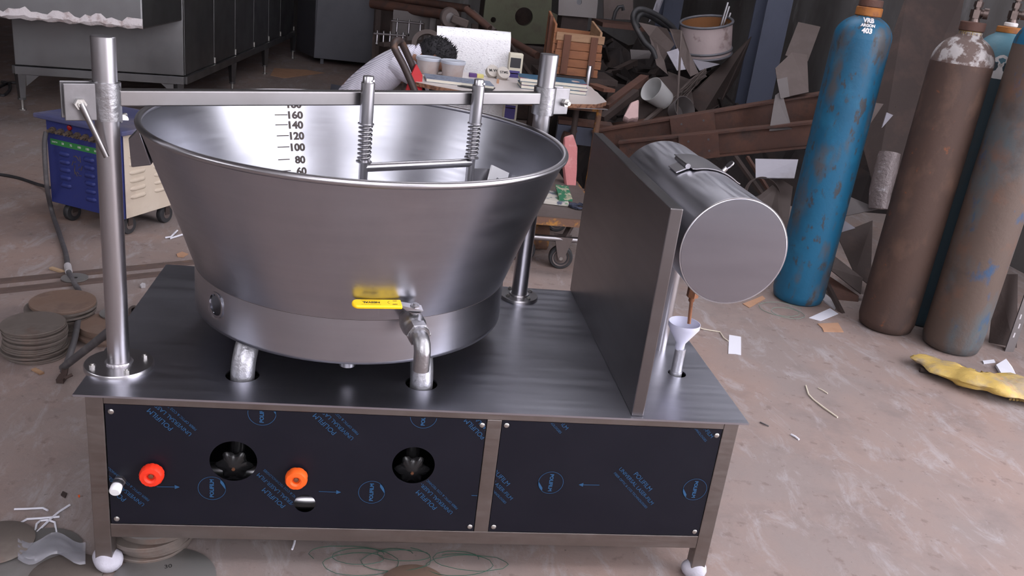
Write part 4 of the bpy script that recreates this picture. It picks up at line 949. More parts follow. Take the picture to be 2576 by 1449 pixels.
# bars and rods of the heap
for n, l, a, b, w, h, m in (
 ('angle_bar', 'wide brown bar slanting up from the desk corner', (1522, 270, 4.5), (1622, 196, 4.9), .07, .05, RUST),
 ('angle_bar', 'second brown bar below the slanting one at the desk corner', (1512, 300, 4.4), (1600, 232, 4.7), .06, .05, RUSTD),
 ('flat_bar', 'grey brown bar slanting below the white bucket', (1607, 320, 4.55), (1706, 235, 4.9), .03, .02, DUSTY),
 ('angle_bar', 'dark bar behind the crate corner', (1513, 196, 5.6), (1598, 156, 5.9), .06, .05, RUSTD),
 ('angle_bar', 'dark red brown bar on the floor behind the upper beam', (1530, 322, 4.6), (1690, 300, 4.7), .08, .05, RUST),
 ('flat_bar', 'pale flat strip behind the left end of the upper beam', (1528, 328, 4.45), (1590, 322, 4.45), .05, .02, PALE),
 ('flat_bar', 'thin diagonal bar at the foot of the blue cylinder', (2074, 702, 2.28), (2124, 800, 2.12), .025, .02, RUSTD),
 ('wood_batten', 'brown batten at the beam ends right of the blue cylinder', (2190, 222, 3.5), (2262, 258, 3.3), .04, .03, WOODD),
 ('flat_bar', 'dark flat bar below the batten at the beam ends', (2185, 238, 3.45), (2258, 272, 3.25), .05, .02, RUSTD),
 ('flat_bar', 'dark slanting bar under the lower beam', (1850, 395, 3.5), (1940, 520, 3.1), .03, .02, RUSTD),
 ('flat_bar', 'second dark slanting bar under the lower beam', (1880, 395, 3.55), (1975, 545, 3.05), .02, .02, RUST),
):
    thing(n, l, 'bar', MB().bar(PY(*a), PY(*b), w, h), m, 'loose bars in the heap', smooth=0)
thing('steel_rod', 'thin upright brown rod in the middle of the heap', 'rod', MB().tube([PY(1714, 78, 4.85), PY(1702, 304, 4.6)], .009, 8), DUSTY)
# hoop, buckets, straw, bag
mh_ = Matrix.Translation(PY(1915, 500, 3.0)) @ Matrix.Rotation(rad(25), 4, 'Y') @ Matrix.Rotation(rad(60), 4, 'X')
thing('steel_hoop', 'bent rusty hoop behind the tank', 'hoop', MB().ring([(.125, 0), (.13, 0), (.13, .03), (.125, .03)], 40, mh_), DUSTY)
mbk = Matrix.Translation(PY(1655, 238, 4.75)) @ Matrix.Rotation(rad(25), 4, 'Z') @ Matrix.Rotation(rad(-62), 4, 'Y')
thing('enamel_bucket', 'white enamel bucket tipped on its side in the heap', 'bucket', MB().ring([(.075, -.09), (.095, .09), (.098, .09), (.078, -.093), (0.001, -.093), (0.001, -.09)], 36, mbk), ENAMEL)
mbk = Matrix.Translation(PY(1712, 278, 4.65)) @ Matrix.Rotation(rad(60), 4, 'X') @ Matrix.Rotation(rad(20), 4, 'Y')
thing('enamel_pan', 'dark grey pan below the white bucket', 'pan', MB().ring([(.07, -.06), (.095, .05), (.099, .05), (.074, -.064), (.001, -.064), (.001, -.06)], 36, mbk), PLATE)
mb = MB(); rs = random.Random(5)
for k in range(46):
    a = PY(1772 + rs.uniform(-6, 6), 180 + rs.uniform(-8, 12), 4.95 + rs.uniform(-.05, .05)); b = PY(1714 + rs.uniform(-8, 14), 236 + rs.uniform(-12, 14), 4.85 + rs.uniform(-.05, .05))
    mb.tube([a, a.lerp(b, .5) + Vector((rs.uniform(-.02, .02), 0, rs.uniform(-.02, .03))), b], .0032, 5)
tag(thing('straw_bundle', 'loose brown fibres hanging over the dark plate in the heap', 'fibres', mb, DUSTY), kind='stuff')
pb = PYs([(1566, 300, 4.4), (1585, 262, 4.45), (1607, 254, 4.45), (1605, 304, 4.4), (1590, 300, 4.3), (1578, 306, 4.3)])
thing('paper_bag', 'crumpled pale pink bag in the heap below the slanting bars', 'bag', MB().plate(pb, .05), CLOTH, bevel=.012)
mb = MB().tube(PYs([(2238, 385, 2.75), (2228, 430, 2.72), (2215, 480, 2.68), (2210, 525, 2.65)]), [.06, .065, .062, .055], 16)
WRAP = mk('crinkled_clear_wrap', (.25, .21, .21), .25, .2, [((.5, .48, .5), 14, U, .58, .68, .8)], (40, U, 1))
thing('wrapped_roll', 'shiny plastic wrapped roll between the blue and the brown cylinder', 'roll', mb, WRAP, smooth=60)
ap = PY(2564, 800, 1.75)
mb = MB().box(ap.x - .018, ap.x + .03, 1.745, 1.752, 0, 1.3).box(ap.x + .023, ap.x + .03, 1.752, 1.79, 0, 1.3)
sa = thing('slotted_angle', 'grey slotted angle upright at the right edge', 'upright', mb, PLATE, smooth=0)
for k in range(14): obj('slot', MB().box(ap.x - .004 + (k % 2) * .01, ap.x + .004 + (k % 2) * .01, 1.7435, 1.7452, .08 + k * .05, .105 + k * .05), PAPERG, sa, 0)
# ================================================================ gas cylinders
def gas(name, label, c, R, zs, zt, mat, tmat, ringmats, valve):
    e = empty(name, c, label, 'gas cylinder', 'gas cylinders against the scrap heap'); m = Matrix.Translation(c)
    obj('body', MB().lathe([(R * .80, 0), (R * .93, .012), (R, .05), (R, zs)], 56, m), mat, e, 50)
    dome = [(R * math.cos(t), zs + (zt - zs) * math.sin(t)) for t in [rad(a) for a in range(0, 66, 8)]]
    nr = dome[-1][0]
    obj('shoulder', MB().lathe(dome + [(.05, zt), (.05, zt + .012)], 56, m), tmat, e, 50)
    z = zt - .008
    for r, h, mm in ringmats:
        obj('neck_ring', MB().lathe([(r - .004, z), (r, z + .004), (r, z + h - .004), (r - .004, z + h)], 32, m), mm, e, 40); z += h
    if valve:
        h = lambda a: c + Vector((0, 0, z + a))
        v = obj('valve', MB().tube([h(0), h(.02)], [.024, .02], 14).tube([h(.016), h(.052)], .026, 6).tube([h(.052), h(.066)], .015, 12), VALV, e, 30)
        q = h(.040); o_ = Vector((.8, -.6, 0)); obj('valve_outlet', MB().tube([q, q + o_ * .035], .017, 14).tube([q + o_ * .030, q + o_ * .050], .024, 16), VALV, v, 30)
        obj('valve_nut', MB().tube([h(.064), h(.088)], .020, 6).tube([h(.088), h(.100)], .012, 10).tube([h(.098), h(.130)], .022, 6).tube([h(.13), h(.15)], .011, 10), VALV, v, 30)
    return e
def gpos(u, v): p = G(u, v); return Vector((p.x, p.y, 0))
b0 = gpos(2004, 752)
blue = gas('gas_cylinder', 'bright blue argon gas cylinder nearest the tank', b0, .137, 1.385, 1.497, CYLB, CYLB, [(.062, .042, NECKR), (.056, .036, RUST), (.03, .03, VALV)], False)
# painted writing on the shoulder
wt = MB()
def dome_text(body, zc, w, R, zs, zt, c, az):
    t = text2d(body, .02, fit=w, bold=.0010)
    for p in t.v:
        pass
    vs = []
    for p in t.v:
        z = zc + p.y; s = min(max((z - zs) / (zt - zs), 0), .97); r = R * math.cos(math.asin(s)) + .0025
        a = az + p.x / r; vs.append((c.x + r * math.cos(a), c.y + r * math.sin(a), z + .001))
    wt.add(vs, t.f)
az = math.atan2(CAM.y - b0.y, CAM.x - b0.x) + rad(6)
dome_text('VRB', 1.470, .052, .137, 1.385, 1.497, b0, az); dome_text('ARGON', 1.448, .066, .137, 1.385, 1.497, b0, az); dome_text('403', 1.424, .048, .137, 1.385, 1.497, b0, az)
obj('painted_writing', wt, WHITEINK, blue, 0, label='white hand painted letters and number')
gas('gas_cylinder', 'brown rusty gas cylinder with flaking white shoulder', gpos(2224, 822), .137, 1.34, 1.470, CYLN, CYLNT, [(.050, .022, YELP), (.055, .042, RUST)], True)
dk = Vector((3.56, 2.10, 0))
dkc = gas('gas_cylinder', 'dark blue gas cylinder with a white round patch behind the brown one', dk, .132, 1.36, 1.500, CYLD, CYLDT, [(.056, .03, NECKR), (.03, .02, WHITEP)], True)
pa = math.atan2(CAM.y - dk.y, CAM.x - dk.x) + rad(4)
pv = [(dk.x + .1335 * math.cos(pa), dk.y + .1335 * math.sin(pa), 1.34)]
for k in range(24):
    q = 2 * PI * k / 24; r = .055 * (1 + .06 * math.sin(5 * q)); a = pa + r * math.cos(q) / .1335; zz = 1.34 + r * math.sin(q)
    rr = .1335 if zz < 1.36 else .1335 * math.cos(math.asin((zz - 1.36) / .14)); pv.append((dk.x + rr * math.cos(a), dk.y + rr * math.sin(a), zz))
pm = MB().add(pv, [(0, 1 + k, 1 + (k + 1) % 24) for k in range(24)]); obj('white_patch', pm, WHITEP, dkc, 0)
gas('gas_cylinder', 'rust and faded blue gas cylinder furthest right, standing at the yellow sack', gpos(2388, 872), .137, 1.46, 1.59, CYLX, CYLB, [(.056, .03, NECKR)], True)

# ================================================================ floor litter on the right
def flat(name, label, cat, pts, mat, th=.002, z=.001, group=None):
    return thing(name, label, cat, MB().prism([G(u, v, z) for u, v in pts], (0, 0, th)), mat, group, smooth=0)
flat('paper_slip', 'white paper slip lying alone on the floor right of the machine', 'paper', [(1834, 843), (1864, 848), (1864, 894), (1850, 891), (1832, 890)], PAPER)
flat('paper_strip', 'white paper strip on the floor right of the blue cylinder', 'paper', [(2035, 800), (2088, 776), (2109, 790), (2064, 808)], PAPER)
flat('paper_scrap', 'crumpled greyish paper behind the white strip by the blue cylinder', 'paper', [(2062, 752), (2074, 738), (2104, 770), (2100, 780)], PAPERG, .008)
flat('cardboard_piece', 'orange tan cardboard piece on the floor before the brown cylinder', 'cardboard', [(2056, 815), (2108, 813), (2122, 836), (2072, 835), (2068, 826)], CARD, .003)
flat('cardboard_piece', 'pale cardboard flap under the tank by the blue cylinder', 'cardboard', [(1868, 765), (1918, 745), (1925, 752), (1885, 775)], CARD, .003)
def strip(name, label, pts, w, mat, z=.003, group=None):
    return thing(name, label, 'strip', MB().tube([G(u, v, z + (i % 2) * .002) for i, (u, v) in enumerate(pts)], w, 6), mat, group)
strip('packing_strip', 'long cream packing strip on the open floor at the right', [(2027, 970), (2034, 992), (2046, 1005), (2072, 1025), (2107, 1050)], .0035, STRAW)
strip('packing_strip', 'short cream strip beside the long one at the right', [(2058, 976), (2070, 982), (2082, 990)], .0025, STRAW)
strip('packing_strip', 'cream strip reaching the white paper slip', [(1745, 820), (1770, 828), (1811, 835), (1821, 850), (1832, 858)], .003, STRAW)
strip('packing_strip', 'thin dark strip on the floor right of the table corner', [(1912, 1062), (1925, 1068), (1934, 1072)], .0025, CABLE)
strip('packing_strip', 'small white strip at the lower right corner of the machine', [(1990, 1093), (2000, 1098), (2010, 1106)], .004, PAPER)
def wire(name, label, c, r, turns, seed, th=.0012, sx=1.0, sy=1.0, mat=None, z=.004):
    rs = random.Random(seed); path = []; n = int(turns * 24)
    for k in range(n + 1):
        q = 2 * PI * k / 24; rr = r * (.75 + .25 * math.sin(q * .37 + seed)) * (1 + rs.uniform(-.03, .03))
        path.append(Vector((c.x + sx * rr * math.cos(q) + .3 * r * math.sin(q * .21), c.y + sy * rr * math.sin(q) + .2 * r * math.cos(q * .33), z + .006 * (1 + math.sin(q * .7 + seed)))))
    return thing(name, label, 'wire', MB().tube(path, th, 5), mat or GREENW, 'loose wire on the floor')
wire('green_wire', 'pale green wire loop at the foot of the blue cylinder', G(1955, 785), .13, 2.2, 2, .0014, 1.1, .8, mk('pale_green_wire', (.16, .22, .18), .6))
# yellow sack and rod
sp_ = [G(2312, 898, .03), G(2350, 915, .04), G(2400, 938, .045), G(2450, 955, .05), G(2500, 965, .05), G(2560, 975, .045), G(2620, 990, .04)]
mb = MB(); n = 22
for i in range(25):
    f = i / 24 * (len(sp_) - 1); k = min(int(f), len(sp_) - 2); c = sp_[k].lerp(sp_[k + 1], f - k); R = .034 + .034 * min(1, i / 14) + .006 * math.sin(i * 1.3)
    d = (sp_[k + 1] - sp_[k]).normalized(); sdv = d.cross(Vector((0, 0, 1))).normalized()
    for j in range(n):
        q = 2 * PI * j / n; rr = R * (1 + .17 * math.sin(2 * q + i * .42) + .07 * math.sin(5 * q - i * .6))
        p = c + sdv * (rr * 1.55 * math.cos(q)) + Vector((0, 0, rr * .42 * math.sin(q) + .006 * math.sin(9 * q + i * 1.9) * math.sin(q / 2))); mb.v.append(Vector((p.x, p.y, max(.003, p.z))))
for i in range(24):
    for j in range(n): l = (j + 1) % n; mb.f.append((i * n + j, i * n + l, (i + 1) * n + l, (i + 1) * n + j))
mb.f.append(tuple(range(n))[::-1]); mb.f.append(tuple(24 * n + j for j in range(n)))
sk_ = thing('twisted_sack', 'twisted yellow woven plastic sack on the floor at the right edge', 'sack', mb, SACK, smooth=70)
tl = MB()
for k in range(5):
    p = G(2545 + k * 4, 985 + k, .04); tl.tube([p, p + Vector((.01 * k - .02, -.03, -.025))], .006, 6)
obj('torn_end', tl, SACK, sk_, 60)
thing('iron_rod', 'dark iron rod lying under the yellow sack', 'rod', MB().tube([G(2314, 930, .012), G(2420, 945, .012)], .012, 12), RUSTD)
thing('foam_crumbs', 'shredded white plastic behind the yellow sack', 'shreds', MB().plate([G(2505, 920, .01), G(2530, 905, .02), G(2545, 925, .01), G(2555, 945, .01), G(2520, 945, .01)], .012), PAPER, smooth=0)
thing('paper_scrap', 'small white paper shred by the rightmost cylinder foot', 'paper', MB().plate([G(2472, 908, .004), G(2500, 905, .004), G(2504, 912, .004), G(2475, 915, .004)], .004), PAPER, smooth=0)

# ================================================================ flat trolley behind the kettle
tr = empty('flat_trolley', (1.62, 2.9, 0), 'low rusty platform trolley on casters behind the kettle', 'trolley')
DZ = .297
d0 = [G(1340, 545, DZ), G(1458, 550, DZ), G(1500, 552, DZ), G(1448, 455, DZ), G(1330, 448, DZ)]
x0, x1, y0, y1 = 1.36, 1.86, 2.50, 3.35
obj('deck', MB().box(x0, x1, y0, y1, DZ - .003, DZ), DUSTY, tr, 0)
for a, b in (((x0, y0), (x1, y0)), ((x0, y1), (x1, y1)), ((x0, y0), (x0, y1)), ((x1, y0), (x1, y1))):
    obj('deck_frame', MB().bar((a[0], a[1], DZ - .024), (b[0], b[1], DZ - .024), .03, .04), RUSTO, tr, 0)
obj('push_rail', MB().tube([(x0 + .05, y0 + .02, .172), (x1 - .08, y0 + .02, .172)], .016, 14), S_V, tr)
for x in (x0 + .06, x1 - .2): obj('brace', MB().bar((x, y0 + .03, .18), (x + .04, y0 + .06, DZ - .04), .03, .02), RUSTD, tr, 0)
def caster(c, rz):
    m = Matrix.Translation(c) @ Matrix.Rotation(rz, 4, 'Z') @ Matrix.Rotation(rad(90), 4, 'X')
    w = obj('caster_wheel', MB().ring([(.035, -.02), (.060, -.02), (.066, -.013), (.066, .013), (.060, .02), (.035, .02)], 36, m), RUBBER, tr)
    obj('wheel_hub', MB().ring([(.018, -.021), (.036, -.017), (.047, -.024), (.047, .024), (.036, .017), (.018, .021)], 30, m), DUSTY, w)
    fk = MB()
    for s in (-.028, .028):
        fk.add([m @ Vector((x, y, s)) for x, y in ((-.014, -.014), (.014, -.014), (.05, .12), (-.05, .12))] + [m @ Vector((x, y, s * 1.12)) for x, y in ((-.014, -.014), (.014, -.014), (.05, .12), (-.05, .12))], [(0, 1, 2, 3), (7, 6, 5, 4), (0, 4, 5, 1), (1, 5, 6, 2), (2, 6, 7, 3), (3, 7, 4, 0)])
    f_ = obj('caster_fork', fk, DUSTY, tr, 0, .003)
    obj('axle_bolt', MB().tube([m @ Vector((0, 0, -.036)), m @ Vector((0, 0, .036))], .010, 12), BOLT, f_)
for c in ((1.655, 2.535, .066), (1.46, 2.62, .066), (1.75, 3.22, .066), (1.44, 3.22, .066)): caster(Vector(c), rad(-6))
obj('under_drum', MB().tube([(1.40, 2.80, .09), (1.62, 2.80, .09)], .075, 24), RUSTO, tr)
# magazines and cord on it
mg = [G(1383, 488, .33), G(1430, 486, .33), G(1420, 452, .36), G(1388, 448, .36)]
thing('magazine', 'open worn magazine lying on the flat trolley', 'magazine', MB().prism([(1.56, 2.74, .299), (1.70, 2.72, .299), (1.72, 2.95, .299), (1.58, 2.97, .299)], (0, 0, .022)), MAG, smooth=0, bevel=.003)
thing('magazine', 'green checked book on top of the worn magazine', 'magazine', MB().prism([(1.65, 2.76, .322), (1.725, 2.75, .322), (1.735, 2.96, .345), (1.66, 2.97, .345)], (0, 0, .012)), GREENM, smooth=0)
rs = random.Random(9); cp = G(1455, 520, .305)
cpath = [Vector((cp.x + .06 * math.cos(k * .5) * rs.uniform(.5, 1), cp.y + .05 * math.sin(k * .5) * rs.uniform(.6, 1), .303 + .012 * rs.random())) for k in range(60)]
thing('cord_tangle', 'tangled dark blue cord on the flat trolley', 'cord', MB().tube(cpath, .005, 6), mk('navy_cord', (.03, .035, .06), .8), smooth=60)
cl = PYs([(1418, 345, 3.35), (1440, 338, 3.4), (1452, 372, 3.35), (1448, 430, 3.3), (1446, 505, 3.2), (1424, 500, 3.2), (1416, 420, 3.3)])
thing('pink_rag', 'pink rag hanging behind the trolley beside the kettle', 'rag', MB().plate(cl, .03), mk('pink_rag_cloth', (.45, .17, .17), .9, 0, [((.6, .36, .34), 9, U, .5, .66, .8)], (30, U, .5)), bevel=.01)
flat('cardboard_piece', 'tan cardboard sheet standing behind the trolley', 'cardboard', [(1452, 400), (1480, 400), (1478, 470), (1448, 468)], CARD, .004)

# ================================================================ desk with its clutter
dk_ = empty('work_desk', (1.45, 4.0, 0), 'desk with a white laminate board top on a rusty steel frame', 'desk')
TZd = .75; rs = random.Random(4)
edge = [G(1046, 206, TZd), G(1100, 217, TZd), G(1180, 231, TZd), G(1270, 243, TZd), G(1360, 254, TZd), G(1440, 261, TZd), G(1500, 262, TZd), G(1526, 256, TZd)]
rgt = [G(1517, 246, TZd), G(1510, 240, TZd), G(1503, 232, TZd), G(1496, 228, TZd), G(1488, 219, TZd), G(1478, 214, TZd)]
back = [Vector((2.05, 4.40, TZd)), Vector((1.40, 4.42, TZd)), Vector((.86, 4.45, TZd))]
lft = [G(1040, 180, TZd), G(1046, 186, TZd), G(1041, 192, TZd), G(1046, 198, TZd)]
outl = edge + rgt + back + lft
obj('board_core', MB().prism([p - Vector((0, 0, .026)) for p in outl], (0, 0, .0245)), CHIP, dk_, 0)
obj('laminate_top', MB().prism([p - Vector((0, 0, .0015)) for p in outl], (0, 0, .0015)), LAMINATE, dk_, 0)
fy0, fy1, fx0, fx1 = 3.74, 4.36, .95, 2.02
for a, b in (((fx0, fy0), (fx1, fy0)), ((fx0, fy1), (fx1, fy1)), ((fx0, fy0), (fx0, fy1)), ((fx1, fy0), (fx1, fy1))):
    obj('frame_rail', MB().bar((a[0], a[1], .695), (b[0], b[1], .695), .035, .04), RUSTO, dk_, 0)
for x, y, mm in ((fx0, fy0, RUSTD), (fx1 - .12, fy0 + .05, RUSTD), (fx0, fy1, RUSTD), (fx1 + .0, fy1, RUSTD), (fx1 + .02, fy0, RUSTO)):
    obj('leg', MB().tube([(x, y, 0), (x, y, .715)], .02, 16), mm, dk_)
obj('edge_strip', MB().bar(G(1425, 268, .72), G(1525, 274, .72), .05, .004), S_V, dk_, 0)
dsk = lambda u, v, z=TZd: G(u, v, z)
# tubs
for u, v, lb_ in ((1076, 187, 'left cloudy plastic tub with a bluish lid on the desk'), (1138, 196, 'right cloudy plastic tub with a bluish lid on the desk')):
    c = dsk(u, v); m = Matrix.Translation((c.x, c.y + .05, TZd + .0005)); e = empty('plastic_tub', (c.x, c.y + .05, TZd), lb_, 'tub', 'plastic tubs on the desk')
    obj('tub_body', MB().lathe([(.066, 0), (.070, .004), (.0725, .05), (.080, .085), (.080, .092)], 40, m), TUBW, e, 50)
    obj('lid', MB().lathe([(.084, .088), (.086, .092), (.086, .106), (.083, .109), (.078, .105), (0, .105)], 40, m), LIDB, e, 40)
def book(name, label, cat, q, z, th, cover, pages, group=None, trim=None):
    """q: four corners (world xy) front-left, front-right, back-right, back-left"""
    q = [Vector((p.x, p.y, z)) for p in q]; c = sum(q, Vector()) / 4; e = empty(name, c, label, cat, group)
    sh = [c + (p - c) * .985 for p in q]
    obj('pages', MB().prism([p + Vector((0, 0, .002)) for p in sh], (0, 0, th - .004)), pages, e, 0)
    obj('cover', MB().prism([p + Vector((0, 0, th - .002)) for p in q], (0, 0, .002)), cover, e, 0)
    obj('cover', MB().prism(q, (0, 0, .002)), cover, e, 0)
    if trim:
        for a, b in ((0, 1),):
            d = (q[b] - q[a]); w = d * .12; k = (q[3] - q[0]) * .12
            obj('corner', MB().prism([q[a] + Vector((0, 0, th + .0001)), q[a] + w + Vector((0, 0, th + .0001)), q[a] + k + Vector((0, 0, th + .0001))], (0, 0, .0006)), trim, e, 0)
            obj('corner', MB().prism([q[b] + Vector((0, 0, th + .0001)), q[b] + k + Vector((0, 0, th + .0001)), q[b] - w + Vector((0, 0, th + .0001))], (0, 0, .0006)), trim, e, 0)
    return e
nz_ = .772
book('notebook', 'long mottled blue-grey notebook in front of the tubs', 'notebook', [G(1072, 197, nz_), G(1244, 217, nz_), G(1232, 204, nz_), G(1066, 184, nz_)], TZd + .001, .021, NOTEC, PAGES)
thing('dark_folder', 'thin dark wedge of card under the notebook end', 'card', MB().prism([G(1150, 217, .752), G(1236, 231, .752), G(1246, 222, .752), G(1180, 212, .752)], (0, 0, .004)), BLACKP, smooth=0, bevel=.001)
zt = TZd
for i, (dx_, lb_) in enumerate(((0, 'bottom'), (.006, 'middle'), (-.002, 'top'))):
    q = [G(1311 - 2 * i, 211, .78), G(1476, 229, .78), G(1466, 215, .78), G(1302, 199, .78)]
    q = [p + Vector((dx_, dx_, 0)) for p in q]
    bk_ = book('hardback_book', lb_ + ' blue hardback with red corners in the stack of three on the desk', 'book', q, TZd + .001 + i * .0235, .0225, BOOKB, PAGES, 'hardback books stacked on the desk', BOOKR)
top_c = sum([G(u, v, .825) for u, v in ((1448, 200),)], Vector())
ol = MB(); oc_ = (q[0] * .15 + q[1] * .85 + (q[3] - q[0]) * .45)
ol.add([(oc_.x + .028 * math.cos(t), oc_.y + .04 * math.sin(t), TZd + .001 + 3 * .0235 - .0005) for t in [2 * PI * k / 20 for k in range(20)]], [tuple(range(20))])
obj('cover_emblem', ol, mk('cream_emblem', (.6, .5, .45), .5, 0, [((.4, .1, .08), 40, U, .52, .6, .8)]), bk_, 0)
sb = empty('eraser_box', dsk(1197, 193), 'small purple and yellow box behind the notebook', 'box')
p = dsk(1197, 194)
obj('purple_half', MB().box(p.x - .048, p.x + .005, p.y - .025, p.y + .03, TZd, TZd + .024), mk('purple_box', (.10, .04, .18), .5), sb, 0, .003)
obj('yellow_half', MB().box(p.x + .005, p.x + .052, p.y - .025, p.y + .03, TZd, TZd + .022), mk('pale_yellow_box', (.65, .58, .2), .5), sb, 0, .003)
for u, v, tx_, lb_ in ((1238, 196, 'M W', 'left grey tape roll standing behind the notebook'), (1265, 201, 'STME', 'right grey tape roll with hand-written letters beside the books')):
    c = dsk(u, v); m = Matrix.Translation((c.x, c.y + .03, TZd + .038)) @ Matrix.Rotation(rad(18), 4, 'Z') @ Matrix.Rotation(rad(52), 4, 'X')
    e = empty('tape_roll', (c.x, c.y + .03, TZd), lb_, 'tape roll', 'tape rolls on the desk')
    obj('roll', MB().lathe([(.046, -.018), (.046, .018)], 32, m), TAPEW, e, 40)
    t = text2d(tx_, .02, fit=.062, bold=.0006); obj('ink_letters', MB().add([m @ Vector((p.x, p.y, .0186)) for p in t.v], t.f), BLACKINK, e, 0)
fm = thing('folded_tag', 'small orange tag beside the tape rolls', 'tag', MB().box(dsk(1252, 210).x - .008, dsk(1252, 210).x + .008, dsk(1252, 210).y, dsk(1252, 210).y + .006, TZd, TZd + .03), CARD, smooth=0)
# small steel post standing at the desk corner
p = G(1476, 213, .75); thing('steel_pin', 'short bright steel pin standing at the back corner of the desk', 'pin', MB().tube([(p.x, p.y - .02, .7505), (p.x, p.y - .02, .885), (p.x, p.y - .02, .888)], [.017, .017, .015], 20), S_V)
# foil board and carton standing behind the desk
fb = [PY(1100, 66, 4.62), PY(1277, 74, 4.62)]; zb = .02
mb = MB(); nx, nz2 = 12, 30
xl, xr = fb[0].x, fb[1].x + .03; ztop = fb[0].z
for side in (0, 1):
    for j in range(nz2 + 1):
        for i in range(nx + 1):
            z = zb + (ztop - zb) * j / nz2; y = 4.62 + .02 * side
            if z > ztop - .06: y += (z - ztop + .06) ** 2 * 9
            mb.v.append(Vector((xl + (xr - xl) * i / nx + .05 * (1 - j / nz2), y, z + .012 * i / nx)))
nn = (nx + 1) * (nz2 + 1)
for j in range(nz2):
    for i in range(nx):
        a = j * (nx + 1) + i; mb.f.append((a, a + 1, a + nx + 2, a + nx + 1)); mb.f.append((nn + a + nx + 1, nn + a + nx + 2, nn + a + 1, nn + a))
for i in range(nx): mb.f += [(i + 1, i, nn + i, nn + i + 1), (nz2 * (nx + 1) + i, nz2 * (nx + 1) + i + 1, nn + nz2 * (nx + 1) + i + 1, nn + nz2 * (nx + 1) + i)]
for j in range(nz2):
    a = j * (nx + 1); mb.f += [(a, a + nx + 1, nn + a + nx + 1, nn + a), (a + nx + nx + 1, a + nx, nn + a + nx, nn + a + 2 * nx + 1)]
thing('foil_board', 'bright crinkled silver foil board standing behind the desk', 'board', mb, FOIL, smooth=60)
cq = PY(1287, 132, 4.55); e = empty('tall_carton', (cq.x, 4.6, 0), 'tall narrow cream carton with purple and blue pictures behind the desk', 'carton')
cxl, cxr = PY(1276, 200, 4.5).x, PY(1300, 200, 4.5).x
obj('carton_body', MB().box(cxl, cxr + .03, 4.5, 4.58, .25, cq.z), CARTON, e, 0, .004)
obj('carton_foot', MB().box(cxl, cxr + .03, 4.5, 4.58, 0, .25), CARTON, e, 0)
for k, zz in enumerate((cq.z - .19, .47)):
    xm = (cxl + cxr) / 2 + .012
    for dz, h, mm in ((-.03, .10, PURPLE), (.09, .07, BLACKP), (-.125, .08, SKYBLU), (.047, .006, ORANGEP)):
        obj('printed_picture', MB().box(xm - .038, xm + .038, 4.4985, 4.4995, zz + dz, zz + dz + h), mm, e, 0)

# ================================================================ red chair and the sleeping man
ch = empty('tube_chair', (.86, 3.75, 0), 'brown steel tube chair with red vinyl in front of the desk end', 'chair')
Yt = 3.70
loop = [PY(1062, 275, Yt), PY(1043, 228, Yt), PY(1017, 168, Yt), PY(993, 122, Yt), PY(993, 108, Yt + .02), PY(1002, 101, Yt + .06), PY(1010, 107, Yt + .10), PY(1026, 140, Yt + .13), PY(1044, 182, Yt + .15), PY(1066, 240, Yt + .16)]
fine = []
for i in range(len(loop) - 1):
    for k in range(4):
        t = k / 4; p0, p1 = loop[max(i - 1, 0)], loop[i]; p2, p3 = loop[i + 1], loop[min(i + 2, len(loop) - 1)]
        fine.append(.5 * ((2 * p1) + (-p0 + p2) * t + (2 * p0 - 5 * p1 + 4 * p2 - p3) * t * t + (-p0 + 3 * p1 - 3 * p2 + p3) * t ** 3))
fine.append(loop[-1])
TUBEB = mk('worn_brown_tube', (.055, .040, .038), .5, .2, [((.16, .09, .06), 12, U, .58, .68, .7)])
obj('back_tube', MB().tube(fine, .0225, 16), TUBEB, ch, 60)
for p in (loop[0], loop[-1]):
    obj('leg', MB().tube([p, Vector((p.x + .02, p.y, .40)), Vector((p.x - .03, p.y, 0))], .0195, 14), TUBEB, ch, 60)
bc = [PY(1046, 172, Yt + .17), PY(1026, 205, Yt + .12), PY(1014, 236, Yt + .08), PY(1050, 240, Yt + .08), PY(1060, 190, Yt + .17)]
obj('backrest', MB().plate(PYs([(1046, 160, Yt + .13), (1032, 190, Yt + .06), (1016, 240, Yt + .02), (1060, 260, Yt + .02), (1062, 190, Yt + .1)]), .03), REDF, ch, 0, .008)
obj('seat', MB().box(loop[0].x - .05, loop[0].x + .38, Yt - .05, Yt + .25, .40, .44), REDF, ch, 0, .015)
for y in (Yt - .03, Yt + .22): obj('leg', MB().tube([(loop[0].x + .34, y, .40), (loop[0].x + .36, y, 0)], .02, 14), TUBEB, ch)

man = empty('person', (.35, 4.4, 0), 'person in a striped white shirt asleep face down at the desk', 'person')
Ym = 4.42
def loft(rings, n=28):
    """rings: (centre, along-back unit vector b, half width in Y, half depth)"""
    mb = MB()
    for c, bv, a, b in rings:
        c = Vector(c); bv = Vector(bv).normalized()
        for k in range(n):
            q = 2 * PI * k / n; x = math.cos(q); y = math.sin(q)
            e_ = 2.4; s = (abs(x) ** e_ + abs(y) ** e_) ** (-1 / e_)
            mb.v.append(c + Vector((0, 1, 0)) * (a * x * s) + bv * (b * y * s))
    for i in range(len(rings) - 1):
        for k in range(n): l = (k + 1) % n; mb.f.append((i * n + k, i * n + l, (i + 1) * n + l, (i + 1) * n + k))
    mb.f.append(tuple(range(n))[::-1]); mb.f.append(tuple((len(rings) - 1) * n + k for k in range(n)))
    return mb
def S(u, v): p = PY(u, v, Ym); return Vector((p.x, Ym, p.z))
def tz(u, v, bx, bz, b): 
    nrm = Vector((bx, 0, bz)).normalized(); return S(u, v) - nrm * b
